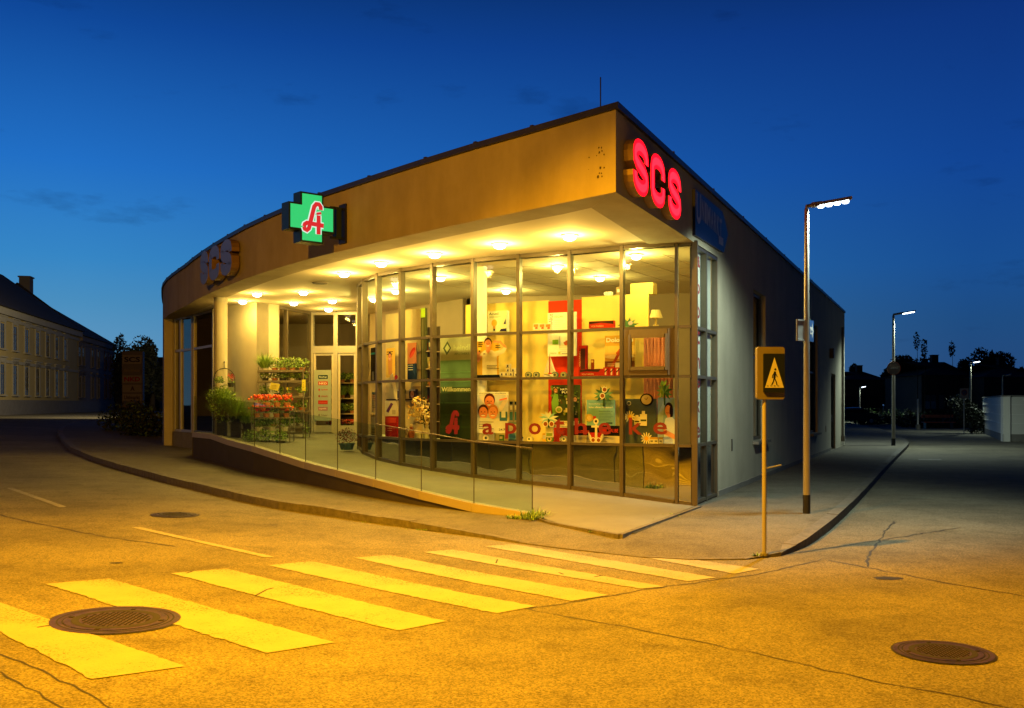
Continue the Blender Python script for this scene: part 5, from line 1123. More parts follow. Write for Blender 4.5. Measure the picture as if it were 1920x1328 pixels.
ORF = [mat('orange_petal',(.85,.16,.02),.55,noise=.25,scale=30), mat('red_petal',(.60,.04,.02),.55,noise=.3,scale=30)]; YEL = [mat('yellow_petal',(.75,.55,.04),.5,noise=.2,scale=30)]; PUR = [mat('heather_petal',(.16,.03,.05),.7,noise=.4,scale=30), mat('dark_foliage',(.05,.03,.02),.7,noise=.4,scale=30)]
def pot(x, y, z, label, group, kind='leafy', r=.09, h=.10, pm=None, sc=1., cat='potted plant'):
    t = thing('potted_plant', label, cat, (x,y,z), 0, group); m = MB(); m.lathe((0,0,.001), [(r*.75,0),(r,h),(r*1.06,h),(r*1.06,h*.82),(r*.9,h*.9)], pm or random.choice([M_TERRA,M_POTD,M_POTW]), n=14); m.build('pot', t, local=True)
    m = MB()
    if kind == 'leafy': m.leaves((0,0,h+.09*sc), (.16*sc,.14*sc,.13*sc), int(190*sc), .055, PG)
    elif kind == 'grass': m.blades((0,0,h*.8), int(300*sc), .36*sc, .012, PG[:2], 1.1, r)
    elif kind == 'orange': m.leaves((0,0,h+.06), (.12,.12,.07), 40, .05, PG); [m.ball((random.gauss(0,.06),random.gauss(0,.06),h+random.uniform(.06,.17)), .028, random.choice(ORF), 7, 4) for _ in range(30)]
    elif kind == 'yellow': m.leaves((0,0,h+.06), (.11,.11,.07), 50, .05, PG); [m.ball((random.gauss(0,.05),random.gauss(0,.05),h+random.uniform(.08,.15)), .016, YEL[0], 6, 4) for _ in range(10)]
    elif kind == 'heather': m.leaves((0,0,h+.12*sc), (.22*sc,.2*sc,.17*sc), int(320*sc), .05, PUR)
    elif kind == 'trail': m.leaves((0,0,h+.05), (.13,.12,.09), 80, .05, PG); m.leaves((.12,-.05,h-.16), (.09,.08,.22), 90, .05, PG[:2])
    elif kind == 'red': m.leaves((0,0,h+.05), (.1,.1,.07), 40, .05, PG); m.leaves((0,0,h+.15), (.09,.09,.10), 60, .05, [ORF[1], PUR[0]])
    m.build('foliage', t, local=True); return t
for i,(z,k) in enumerate(((.915,'orange'),(1.365,'leafy'),(1.815,'grass'),(2.265,'leafy'))):
    for j in range(3): pot(q0.x-.28+.28*j, q0.y+.15, z, '%s plant on the %s board inside the right entrance door, %s' % ({'orange':'orange flowering','leafy':'green leafy','grass':'grassy'}[k], ('lowest','second','third','top')[i], ('left','middle','right')[j]), 'plants inside the entrance door', k, .07, .09)

# ---------------------------------------------------------------- plants in front of the entrance
RY = 24.6; M_RACK = mat('rack_metal',(.22,.20,.16),.5,noise=.2,scale=10,metal=.5)
t = thing('plant_rack', 'four-tier metal plant rack in front of the entrance window', 'plant rack', (-5.75,24.9,.78), -.12)
for x in (-.58,.0,.58):
    for y in (-.24,.24):
        if x == 0 and y == -.24: continue
        m = MB(); m.tube([(x,y,.0),(x,y,1.78)], .016, M_RACK, n=8); m.build('upright', t, local=True)
RZ = [.26,.66,1.02,1.40,1.66]
for z in RZ: m = MB(); m.box((0,0,z), (1.2,.52,.02), M_RACK); m.box((0,-.262,z+.025), (1.2,.012,.05), M_RACK); m.box((0,.262,z+.025), (1.2,.012,.05), M_RACK); m.build('shelf_board', t, local=True)
ca_, sa_ = math.cos(-.12), math.sin(-.12)
kinds = [['leafy','yellow','leafy','leafy','trail'],['yellow','leafy','leafy','trail','leafy'],['leafy','leafy','yellow','leafy'],['leafy','leafy','leafy','leafy','leafy'],['grass','leafy','leafy','leafy','leafy']]
pos5 = ['far left','second from the left','middle','second from the right','far right']
for i, z in enumerate(RZ):
    n_ = len(kinds[i])
    for j, k in enumerate(kinds[i]):
        x = -.48+.96*j/(n_-1); y = random.uniform(-.1,.0)
        pot(-5.75+x*ca_-y*sa_, 24.9+x*sa_+y*ca_, .78+z+.012, '%s pot plant, %s, %s tier of the metal rack' % ({'leafy':'green leafy','yellow':'yellow flowering','grass':'grassy','trail':'trailing'}[k], pos5[j] if n_ == 5 else ['far left','centre left','centre right','far right'][j], ('lowest','second','third','fourth','top')[i]), 'pots on the metal plant rack', k, .085, .10, sc=1.0 if i < 4 else 1.25)
mk('price_card', 'yellow price card tilted on the middle of the metal plant rack', 'price card', 505,717,525,733,0,lambda p:(p.base((196,184,80),.006,[(0,.2),(.8,0),(1,.75),(.15,1)]),p.lines(.2,.6,.5,3,.16,(110,100,50),.05)),(-6.4,24.60),(-5.0,24.45))
mk('price_card', 'yellow price card at the right edge of the metal plant rack', 'price card', 566,712,573,733,0,lambda p:(p.base((206,196,70),.006),p.lines(.2,.7,.5,3,.2,(110,100,50),.05)),(-6.4,24.60),(-5.0,24.45))
# flower table at front left
t = thing('flower_stand', 'low two-tier flower stand beside the railing with orange flowers on top', 'flower stand', (-5.55,22.9,.70))
for z in (.30,.62,.86): m = MB(); m.box((0,0,z), (.95,.5,.025), M_RACK); m.build('shelf_board', t, local=True)
for x in (-.44,.44):
    for y in (-.22,.22): m = MB(); m.tube([(x,y,0),(x,y,.87)], .015, M_RACK, n=8); m.build('leg', t, local=True)
for j in range(4): pot(-5.90+.23*j, 22.85, .70+.875, 'orange flowering pot on the flower stand, %s' % ('far left','second from the left','second from the right','far right')[j], 'orange pots on the flower stand', 'orange', .085,.10,M_TERRA)
for j in range(4): pot(-5.90+.23*j, 22.80, .70+.635, '%s pot on the middle board of the flower stand, %s' % (('orange','orange','pale green','orange')[j],('far left','second from the left','second from the right','far right')[j]), 'pots on the flower stand', ('orange','orange','leafy','orange')[j], .08,.09,M_TERRA, sc=.8)
for j in range(3): pot(-5.85+.3*j, 22.80, .70+.315, 'leafy pot on the low board of the flower stand, %s' % ('left','middle','right')[j], 'leafy pots on the flower stand', 'leafy', .09,.10,M_POTW)
for j in range(3): pot(-5.95+.34*j, 22.45, .69, 'silvery plant on the ground below the flower stand, %s' % ('left','middle','right')[j], 'pots under the flower stand', 'leafy', .11,.11,M_POTD, sc=1.25)
# grasses in tubs by the column + trellis
for (x,y,z,sc,lab) in ((-6.98,23.75,1.50,1.5,'tall bushy grass tub beside the round column'),(-6.62,23.65,1.20,1.6,'arching grass tub spilling over the railing, left of the orange flowers'),(-6.33,23.6,1.05,1.2,'low grass tub between the arching grass and the orange flowers'),(-7.5,25.2,1.25,1.2,'dark grass tub low behind the railing below the column')):
    m = MB(); m.box((x,y,(z+.66)/2), (.20,.20,z-.68), M_BLACK); m.box((x,y,z-.01),(.26,.26,.02),M_BLACK); m.build('plant_pedestal', label='grey pedestal carrying the '+lab.split(',')[0], category='pedestal')
    pot(x,y,z,lab,None,'grass',.13,.14,M_POTD,sc=sc)
m = MB(); m.leaves((-6.98,23.7,1.78),(.36,.24,.30),900,.055,PG); m.leaves((-6.8,23.65,1.45),(.42,.24,.30),900,.055,PG+[PUR[1]]); m.tube([(-6.9,23.75,.75),(-6.92,23.7,1.6)],.02,PG[2],n=6); m.build('climbing_plant', label='dense leafy plant climbing in front of the trellis beside the column', category='plant')
pot(-6.78,23.8,2.05,'dark red flowering pot high in front of the column',None,'red',.08,.10,M_POTD); pot(-7.04,23.75,2.02,'pale round pot with leaves beside the dark red flowers',None,'leafy',.10,.12,M_POTW,sc=.8)
t = thing('garden_trellis', 'black wrought iron arch trellis beside the round column', 'trellis', (-7.0,24.0,.80))
m = MB(); m.tube([(-.26,0,0),(-.26,0,1.45)]+[(.26*math.cos(a),0,1.45+.26*math.sin(a)) for a in [math.pi*(1-k/8) for k in range(9)]]+[(.26,0,0)], .012, M_BLACK, n=6); m.build('arch', t, local=True)
m = MB(); m.tube([(0,0,1.7),(0,0,1.86)], .008, M_BLACK, n=6); m.ball((0,0,1.86),.02,M_BLACK,6,4); m.build('finial', t, local=True)
for z in (.5,.9,1.3): m = MB(); m.tube([(-.26,0,z),(.26,0,z)], .008, M_BLACK, n=6); m.build('crossbar', t, local=True)
q = (-3.55,21.2,.66); pot(q[0],q[1],q[2],'dark purple heather in a blue trough at the foot of the curved glass',None,'heather',.17,.14,mat('blue_pot',(.03,.08,.13),.5,noise=.2,scale=9),sc=1.15)

# ---------------------------------------------------------------- street furniture
M_POLE = mat('pole_paint', (.36,.34,.30), .35, noise=.12, scale=3, metal=.35)
def street_lamp(x, y, z0, hgt, arm, label, tilt=.09, hx=.56, r=.052, detail=True, st=M_LED, cat='street lamp'):
    t = thing('street_lamp', label, cat, (x,y,z0), 0, 'slim street lamps along the side street')
    m = MB(); m.tube([(0,0,.28),(0,0,hgt*.35),(0,0,hgt)], [r,r*.9,r*.62], M_POLE, n=14); m.build('pole', t, local=True)
    m = MB(); m.tube([(0,0,0),(0,0,.281)], r*1.08, M_BLACK, n=14); m.build('pole_base', t, local=True)
    m = MB(); m.tube([(0,0,hgt-.01),(.0,0,hgt+.04),(arm,0,hgt+.04+arm*tilt*2)], r*.55, M_POLE, n=8); m.build('arm', t, local=True)
    m = MB(); a = Vector((arm,0,hgt+.04+arm*tilt*2)); b = a+Vector((hx,0,hx*tilt*2)); m.bar(a,b,.15,M_POLE,h=.045); m.bar(a-Vector((.02,0,0)),a+Vector((.12,0,.02)),.09,M_POLE,h=.07); hd = m.build('lamp_head', t, local=True)
    m = MB()
    for k in range(4):
        p = a.lerp(b, .2+.22*k); m.lathe((p.x,p.y,p.z-.062), [(.035,0),(.055,.018),(.055,.04)], st, n=10)
    m.build('led_lens', hd, local=True); return t, Vector((x,y,z0))+(a+b)/2
LEDS = []
g = (4.425,14.82,0.)
t, p = street_lamp(*g, zz(392,14.82), .10, 'tall street lamp with a black foot on the near corner, carrying blue arrow signs'); LEDS.append((p-Vector((0,0,.12)), 500, (-.26,.30,-1), 136))
# blue plates on the pole
m = MB(); M_BSIGN = mat('blue_sign_face',(.03,.09,.28),.4,noise=.1,scale=6); M_WSIGN = mat('white_sign_face',(.7,.7,.7),.4,noise=.08,scale=6)
za, zb_ = zz(640,14.82), zz(600,14.82)
def plate(px0, px1, yoff, label, arrow):
    P0 = Vector((g[0]+(.03 if arrow else -.05), g[1]-.02, 0)); 
    if arrow: u = Vector((.50,.86,0))
    else: u = Vector((-.80,-.60,0))
    n_ = Vector((u.y,-u.x,0)) if arrow else Vector((-u.y,u.x,0)); W_ = .26 if arrow else .17
    fr = Frame(P0+Vector((0,0,za)), u, n_); m = MB(); hh = zb_-za
    m.add([fr.p(x,y,d) for d in (.008,-.008) for x,y in ((0,0),(W_,0),(W_,hh),(0,hh))], [(0,1,2,3),(7,6,5,4),(0,4,5,1),(1,5,6,2),(2,6,7,3),(3,7,4,0)], M_BSIGN if arrow else M_STEEL)
    if arrow:
        m.add([fr.p(x,y,.0095) for x,y in ((W_*.12,hh*.34),(W_*.6,hh*.34),(W_*.6,hh*.12),(W_*.94,hh*.52),(W_*.6,hh*.9),(W_*.6,hh*.68),(W_*.12,hh*.68))], [(0,1,2,3,4,5,6)], M_WSIGN)
        put_text(m, fr, 'Einbahn', W_*.16, hh*.42, W_*.5, hh*.16, M_BSIGN, .0105, .01)
    else:
        m.bar(fr.p(0,0,.01),fr.p(0,hh,.01),.02,M_STEEL); m.bar(fr.p(W_,0,.01),fr.p(W_,hh,.01),.02,M_STEEL); m.bar(fr.p(0,.01,.01),fr.p(W_,.01,.01),.02,M_STEEL); m.bar(fr.p(0,hh-.01,.01),fr.p(W_,hh-.01,.01),.02,M_STEEL)
    m.build('arrow_sign' if arrow else 'sign_plate', label=label, category='road sign')
plate(0,0,0,'blue road sign with a white arrow on the right of the corner lamp pole',True); plate(0,0,0,'back of a framed road sign on the left of the corner lamp pole',False)
t, p = street_lamp(15.0,38.8,.0,zz(592,38.8),.30,'street lamp with a round sign on its pole, at the end of the pavement',hx=.55,r=.075); LEDS.append((p-Vector((0,0,.12)), 640, (.12,.05,-1), 162))
# round sign on second lamp
m = MB(); c = Vector((14.98,38.70,zz(691,38.8))); 
m.add([c+Vector((.27*math.cos(a),dy,.27*math.sin(a))) for dy in (0,.02) for a in [k*.2618 for k in range(24)]], [tuple(range(24)),tuple(range(24,48))[::-1]]+[(k,k+24,(k+1)%24+24,(k+1)%24) for k in range(24)], mat('sign_back',(.32,.24,.2),.5,noise=.2,scale=6,metal=.3))
m.bar(c+Vector((-.15,-.012,0)),c+Vector((.15,-.012,0)),.02,M_STEEL,h=.03); m.add([c+Vector((r_*math.cos(a),-.004,r_*math.sin(a))) for r_ in (.25,.27) for a in [k*.2618 for k in range(24)]], [(k,(k+1)%24,(k+1)%24+24,k+24) for k in range(24)], mat('red_rim',(.4,.06,.03),.4,noise=.1,scale=8))
m.build('round_sign', label='round road sign seen from behind on the second lamp pole', category='road sign')
# pedestrian crossing sign
g3 = G(1433,1042,-.10); t = thing('pedestrian_sign', 'box shaped pedestrian crossing sign with a white triangle on a slim pole at the kerb', 'road sign', g3)
px_, py_, pz = g3; zs0, zs1 = zz(749,py_)-pz, zz(651,py_)-pz
m = MB(); m.tube([(0,0,0),(0,0,zs0+.02)], .026, M_POLE, n=12); m.lathe((0,0,0),[(.05,0),(.045,.03),(.03,.04)],M_KERB,n=12); m.build('pole', t, local=True)
m = MB(); m.bar((.02,-.01,zz(878,py_)-pz),(.20,.02,zz(872,py_)-pz),.012,M_STEEL); m.build('side_rod', t, local=True)
su = Vector((.99,.10,0)).normalized(); sn_ = Vector((su.y,-su.x,0)); sw3 = .325; so = Vector((-.095,-.03,zs0))
M_SBOX = mat('sign_box_grey',(.13,.11,.075),.4,noise=.15,scale=5); M_PBLUE = mat('sign_dark_blue',(.006,.009,.03),.6,noise=.1,scale=5,spec=.15); M_PWHITE = mat('reflective_white',(.40,.38,.34),.5,noise=.1,scale=9)
fr = Frame(so, su, sn_); hh = zs1-zs0
def slab(m, x0,y0,x1,y1,d0,d1,mt,bev=.02):
    pts = [(x0+bev,y0),(x1-bev,y0),(x1,y0+bev),(x1,y1-bev),(x1-bev,y1),(x0+bev,y1),(x0,y1-bev),(x0,y0+bev)]
    m.add([fr.p(x,y,d1) for x,y in pts]+[fr.p(x,y,d0) for x,y in pts], [tuple(range(8)),tuple(range(8,16))[::-1]]+[(i,i+8,(i+1)%8+8,(i+1)%8) for i in range(8)], mt)
m = MB(); slab(m,0,0,sw3,hh,-.05,.02,M_SBOX); m.build('sign_box', t, local=True)
m = MB(); slab(m,sw3*.21,hh*.13,sw3*.975,hh*.87,.021,.045,M_PBLUE,.008); pn = m.build('sign_panel', t, local=True)
m = MB(); X0, X1 = sw3*.25, sw3*.94; m.add([fr.p(X0,hh*.22,.047),fr.p(X1,hh*.22,.047),fr.p((X0+X1)/2,hh*.80,.047)], [(0,1,2)], M_PWHITE)
cx = (X0+X1)/2; B = hh*.235; 
def st(P, w): put_stroke(m, fr, P, w, M_PBLUE, .0485)
m.add([fr.p(cx+.010+.013*math.cos(a),B+hh*.335+.013*math.sin(a),.0485) for a in [k*.628 for k in range(10)]], [tuple(range(10))], M_PBLUE)
st([(cx+.006,B+hh*.295),(cx-.002,B+hh*.17)],.026); st([(cx-.002,B+hh*.175),(cx+.02,B+hh*.10),(cx+.03,B+hh*.035)],.013); st([(cx-.004,B+hh*.175),(cx-.014,B+hh*.10),(cx-.034,B+hh*.04)],.013); st([(cx,B+hh*.28),(cx-.022,B+hh*.22),(cx-.026,B+hh*.17)],.009); st([(cx+.008,B+hh*.28),(cx+.024,B+hh*.22),(cx+.034,B+hh*.19)],.009)
for k in range(4): m.add([fr.p(X0+.02+k*.042,B+.008,.048),fr.p(X0+.045+k*.042,B+.008,.048),fr.p(X0+.04+k*.042,B+.016,.048),fr.p(X0+.018+k*.042,B+.016,.048)], [(0,1,2,3)], M_PBLUE)
m.build('pictogram', pn, local=True)

# weeds
def weeds(px, py, dz, r, n, label, kind='stuff', h=.16, name='weeds'):
    g = G(px,py,dz); m = MB()
    for _ in range(n):
        a = random.uniform(0,6.28); q = random.random()**.6; m.blades((g[0]+r[0]*q*math.cos(a), g[1]+r[1]*q*math.sin(a), g[2]-.005), 5, h*random.uniform(.4,1.1), .012, PG, 1.5, .03)
    m.build(name, kind='stuff', label=label, category='weeds')
weeds(1005,972,.01,(.20,.22),55,'dark weed tuft at the foot of the glass railing',h=.20); weeds(980,972,.0,(.22,.08),26,'weeds lying left of the railing foot',h=.10); weeds(1130,997,.0,(.2,.06),14,'small weeds at the front edge of the ramp',h=.06)
weeds(1255,966,.0,(.16,.22),34,'green weeds along the joint near the glass corner',h=.05); weeds(1225,976,.0,(.1,.1),10,'few weeds in the paving joint',h=.04); weeds(1420,1043,-.1,(.05,.03),4,'tiny weeds beside the sign pole',h=.08)
weeds(690,980,-.12,(.5,.03),22,'moss and litter in the gutter',h=.03); weeds(780,994,-.12,(.5,.03),20,'moss and litter in the gutter below the ramp',h=.03)
# paving joint strip by the building
m = MB()
a = Vector((*wall_pt(17.6),.004))+wn*.10
for (x0,y0),(x1,y1) in (((1163,1001),(1345,922)),((1345,922),(1583,838)),((1190,1000),(1270,968))):
    p, q = G(x0,y0,.002), G(x1,y1,.002); m2 = MB(); N_ = 30; P = [Vector(p).lerp(Vector(q),k/N_) for k in range(N_+1)]; L_ = []; 
    d_ = (Vector(q)-Vector(p)).normalized(); nn2 = Vector((-d_.y,d_.x,0)); 
    vs = [v+nn2*random.uniform(.01,.05)+Vector((0,0,.003)) for v in P]+[v-nn2*random.uniform(.0,.02)+Vector((0,0,.003)) for v in P]; n_ = N_+1
    m2.add(vs, [(i,i+1,n_+i+1,n_+i) for i in range(N_)], M_SEAM); struct(m2, 'paving_joint')

# ---------------------------------------------------------------- background right
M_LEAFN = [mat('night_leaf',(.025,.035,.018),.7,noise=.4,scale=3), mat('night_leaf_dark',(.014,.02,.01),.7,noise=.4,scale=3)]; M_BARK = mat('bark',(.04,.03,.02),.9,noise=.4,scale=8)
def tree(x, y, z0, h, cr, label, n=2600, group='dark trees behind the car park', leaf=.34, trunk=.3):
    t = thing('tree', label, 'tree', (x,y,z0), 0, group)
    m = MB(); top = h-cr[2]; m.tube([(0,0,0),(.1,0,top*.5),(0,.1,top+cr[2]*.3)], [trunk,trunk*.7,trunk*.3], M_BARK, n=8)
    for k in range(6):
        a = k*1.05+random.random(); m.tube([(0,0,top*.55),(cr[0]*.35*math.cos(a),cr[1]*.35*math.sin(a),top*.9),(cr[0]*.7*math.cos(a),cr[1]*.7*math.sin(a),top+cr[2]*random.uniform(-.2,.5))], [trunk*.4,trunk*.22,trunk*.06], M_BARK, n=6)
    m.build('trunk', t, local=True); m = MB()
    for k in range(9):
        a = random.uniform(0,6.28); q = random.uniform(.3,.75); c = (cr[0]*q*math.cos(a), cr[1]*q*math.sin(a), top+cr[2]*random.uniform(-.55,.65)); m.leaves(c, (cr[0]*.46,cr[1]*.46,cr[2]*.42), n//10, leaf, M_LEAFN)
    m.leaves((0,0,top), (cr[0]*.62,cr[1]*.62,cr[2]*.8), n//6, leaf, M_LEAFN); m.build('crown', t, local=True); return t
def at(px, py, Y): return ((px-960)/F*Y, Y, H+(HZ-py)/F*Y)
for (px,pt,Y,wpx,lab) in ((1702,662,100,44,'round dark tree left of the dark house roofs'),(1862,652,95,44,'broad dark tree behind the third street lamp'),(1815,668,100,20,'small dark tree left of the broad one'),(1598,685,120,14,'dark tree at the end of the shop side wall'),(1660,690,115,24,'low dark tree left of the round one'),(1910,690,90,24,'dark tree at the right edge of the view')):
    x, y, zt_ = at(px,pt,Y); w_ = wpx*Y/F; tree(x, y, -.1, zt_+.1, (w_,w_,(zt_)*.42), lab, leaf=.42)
for (px,pt,Y) in ((1719,628,88),(1733,640,90),(1785,645,92)):
    x, y, zt_ = at(px,pt,Y); t = thing('sapling', ('thin sapling rising above the round tree','slanting sapling beside the round tree','lone sapling above the house roof')[(1719,1733,1785).index(px)], 'sapling', (x,y,-.1), 0, 'thin saplings above the roofs'); m = MB(); m.tube([(0,0,0),(.1,0,zt_*.6),(0,0,zt_)],[.05,.03,.01],M_BARK,n=5); m.build('trunk',t,local=True); m = MB(); m.leaves((0,0,zt_-.5),(.28,.28,.9),90,.28,M_LEAFN); m.build('crown',t,local=True)
# houses
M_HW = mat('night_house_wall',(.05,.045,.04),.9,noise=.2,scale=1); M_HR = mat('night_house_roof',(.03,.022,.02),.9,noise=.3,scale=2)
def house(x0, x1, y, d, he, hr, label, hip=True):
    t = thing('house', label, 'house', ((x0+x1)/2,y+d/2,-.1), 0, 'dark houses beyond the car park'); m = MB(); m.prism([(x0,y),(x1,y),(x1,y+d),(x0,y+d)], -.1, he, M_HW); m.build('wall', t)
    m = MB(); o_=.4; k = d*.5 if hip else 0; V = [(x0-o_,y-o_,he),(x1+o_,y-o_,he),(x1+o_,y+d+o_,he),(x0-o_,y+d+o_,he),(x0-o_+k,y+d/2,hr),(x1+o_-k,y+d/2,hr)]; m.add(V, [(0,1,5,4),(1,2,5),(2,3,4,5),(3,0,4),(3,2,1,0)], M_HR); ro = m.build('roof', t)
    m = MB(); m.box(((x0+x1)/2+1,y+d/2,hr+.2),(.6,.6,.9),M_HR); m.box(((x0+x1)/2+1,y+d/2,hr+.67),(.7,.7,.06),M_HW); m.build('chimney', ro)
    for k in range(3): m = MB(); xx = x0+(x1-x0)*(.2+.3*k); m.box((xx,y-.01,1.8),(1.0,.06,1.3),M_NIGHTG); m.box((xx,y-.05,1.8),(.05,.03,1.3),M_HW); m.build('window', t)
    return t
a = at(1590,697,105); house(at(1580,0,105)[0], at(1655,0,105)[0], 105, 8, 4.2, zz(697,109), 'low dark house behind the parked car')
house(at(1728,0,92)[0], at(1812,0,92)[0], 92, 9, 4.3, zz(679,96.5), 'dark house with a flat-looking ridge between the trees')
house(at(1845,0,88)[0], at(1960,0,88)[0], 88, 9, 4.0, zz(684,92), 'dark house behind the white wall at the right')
# hedges along the far edge
def bush(x, y, z, r, n, label, group, leaf=.14, name='shrub'):
    m = MB(); m.leaves((0,0,r[2]*.55), r, n, leaf, M_LEAFN+[PG[2]]); m.leaves((0,0,r[2]*.4),(r[0]*.8,r[1]*.8,r[2]*.8), n//3, leaf*1.6, [M_LEAFN[1]]); t = thing(name, label, 'shrub', (x,y,z), 0, group); m.build('foliage', t, local=True)
    m = MB(); 
    for k in range(4): m.tube([(0,0,0),(r[0]*.4*math.cos(k*1.6),r[1]*.4*math.sin(k*1.6),r[2]*.8)],[.03,.01],M_BARK,n=5)
    m.build('stem', t, local=True)
for i,(px,Y,w_,hh) in enumerate(((1625,85,1.5,.9),(1655,86,1.6,1.0),(1685,84,1.7,1.0),(1712,74,1.3,1.1),(1738,72,1.2,.9),(1762,74,1.4,1.0),(1790,72,1.2,1.0),(1812,74,1.0,1.0),(1745,90,3.,1.4),(1700,92,3.,1.4),(1800,92,3.,1.5),(1640,95,3,1.5))):
    bush(at(px,0,Y)[0],Y,-.12,(w_,w_*.6,hh*.62),420,'dark low shrub bordering the car park, %s' % ('first from the parked car','second from the parked car','third from the parked car','right of the white post','fourth, near the bench','fifth, in front of the bench','sixth, right of the bench','last, beside the ivy','large, behind the bench','large, behind the white post','large, left of the ivy corner','large, behind the parked car')[i],'shrubs along the car park',leaf=.2)
# pavement strip beyond the side road
def strip(pix, name, mt, dz=-.11):
    m = MB(); P = [G(x,y,-.12) for x,y in pix]; m.add([(p[0],p[1],gz(p[0])+dz) for p in P], [tuple(range(len(P)))], mt); struct(m, name)
strip([(1590,797),(1700,796),(1700,799.5),(1590,800.5)], 'far_pavement', M_WALK, -.1)
# white post, bench
p = at(1721,795,68); m = MB(); m.tube([(p[0],68,-.12),(p[0],68,zz(748,68))],.06,M_WHITE,n=8); m.lathe((p[0],68,-.12),[(.16,0),(.16,.3),(.08,.34)],M_PLINTH,n=10); m.build('white_post', label='short white post standing among the shrubs of the car park', category='post')
t = thing('park_bench','red wooden bench among the shrubs by the car park','bench',(at(1760,0,70)[0],70.,-.12)); MR = mat('bench_wood',(.45,.09,.04),.5,noise=.3,scale=6)
m = MB(); m.box((0,.0,.45),(2.3,.42,.05),MR); m.build('seat',t,local=True); m = MB(); m.box((0,.24,.88),(2.3,.04,.22),MR); m.build('backrest',t,local=True)
for x in (-.95,.95): m = MB(); m.box((x,0,.21),(.07,.42,.42),M_BLACK); m.box((x,.22,.7),(.05,.04,.5),M_BLACK); m.build('leg',t,local=True)
# lamps beyond
M_LED2 = emis('street_led_far',(.72,.86,1.),9.)
for (px,py,Y,lab,pw) in ((1820,681,60,'third street lamp, behind the ivy-covered wall end',300),(1612,727,92,'small far street lamp near the parked car',350),(1880,706,66,'unlit short lamp behind the white wall',0)):
    x = (px-960)/F*Y; tt, pp = street_lamp(x,Y,-.1,zz(py,Y)+.1,.12,lab,hx=.45,r=.06,st=(M_LED2 if pw else M_WHITE))
    if pw: LEDS.append((pp-Vector((0,0,.12)),pw,(0,0,-1),150))
# white wall, ivy, no-stopping sign
M_GW = mat('garden_wall_white',(.62,.62,.59),.85,noise=.10,scale=1.2,bump=.2,bscale=60); M_GL = mat('wall_groove_pale',(.68,.68,.66),.6)
wa = Vector((28.3,59.3,0)); wb = Vector((22.95,46.1,0)); wc = Vector((60,44.0,0)); t = thing('garden_wall','white rendered boundary wall with pale horizontal lines at the right','wall',(22.95,46.1,-.12))
def wseg(a, b, z0, z1a, z1b, part):
    u = (b-a).normalized(); n_ = Vector((u.y,-u.x,0)); m = MB(); m.prism([tuple(a[:2]),tuple(b[:2]),tuple((b-n_*.3)[:2]),tuple((a-n_*.3)[:2])], z0, [z1a,z1b,z1b,z1a], M_GW)
    w_ = m.build('wall_panel', t)
    m = MB(); m.prism([tuple((a+n_*.012)[:2]),tuple((b+n_*.012)[:2]),tuple(b[:2]),tuple(a[:2])], z0, .22, M_PLINTH); m.build('wall_base', t)
    for k in (.28,.52,.78):
        za_, zb2 = z0+.35+(z1a-z0-.35)*k, z0+.35+(z1b-z0-.35)*k; m = MB(); m.bar(Vector((a.x,a.y,za_))+n_*.008, Vector((b.x,b.y,zb2))+n_*.008, .016, M_GL, h=.03); m.build('pale_line', w_)
    m = MB(); m.bar(Vector((a.x,a.y,z1a+.03))-n_*.15, Vector((b.x,b.y,z1b+.03))-n_*.15, .38, M_PLINTH, h=.055); m.build('coping', t)
wseg(wa, wb, -.12, 1.98, 1.98, 0); wseg(wb+Vector((.02,0,0)), wc, -.12, 1.98, 1.98, 1)
m = MB(); hp = Vector((27.6,59.,0)); t2 = thing('ivy_hedge','dark ivy hedge covering the left end of the white wall','hedge',(26.9,58.5,-.12))
for k in range(9): f_ = k/8; m.leaves((1.3*(1-f_)-.3,.3*f_,.25+f_*1.7),(1.1-.35*f_,.8,.35),330,.16,M_LEAFN+[mat('ivy',(.05,.08,.03),.6,noise=.3,scale=4)])
m.build('foliage', t2, local=True); m = MB(); m.tube([(.5,.3,0),(.4,.3,1.6)],[.08,.04],M_BARK,n=6); m.build('stem', t2, local=True)
p = at(1808,738,57.5); m = MB(); c = Vector((p[0],57.5,zz(738,57.5))); M_NS = mat('nostop_plate',(.34,.24,.21),.5,noise=.15,scale=3)
t2 = thing('no_parking_sign','square sign with a crossed circle standing behind the ivy hedge','road sign',(c.x,57.5,-.12))
m.box((c.x,57.5,c.z),(.5,.02,.6),M_NS); m.add([c+Vector((.18*math.cos(a),-.013,.05+.18*math.sin(a))) for a in [k*.314 for k in range(20)]],[tuple(range(20))],mat('ns_red',(.22,.03,.02),.5)); m.add([c+Vector((.13*math.cos(a),-.0145,.05+.13*math.sin(a))) for a in [k*.314 for k in range(20)]],[tuple(range(20))],mat('ns_blue',(.03,.04,.10),.5)); m.bar(c+Vector((-.11,-.016,.16)),c+Vector((.11,-.016,-.06)),.004,MC['ns_red'],h=.035); m.build('plate', t2)
m = MB(); m.tube([(c.x,57.54,-.12),(c.x,57.54,c.z+.2)],.03,M_STEEL,n=8); m.build('pole', t2)
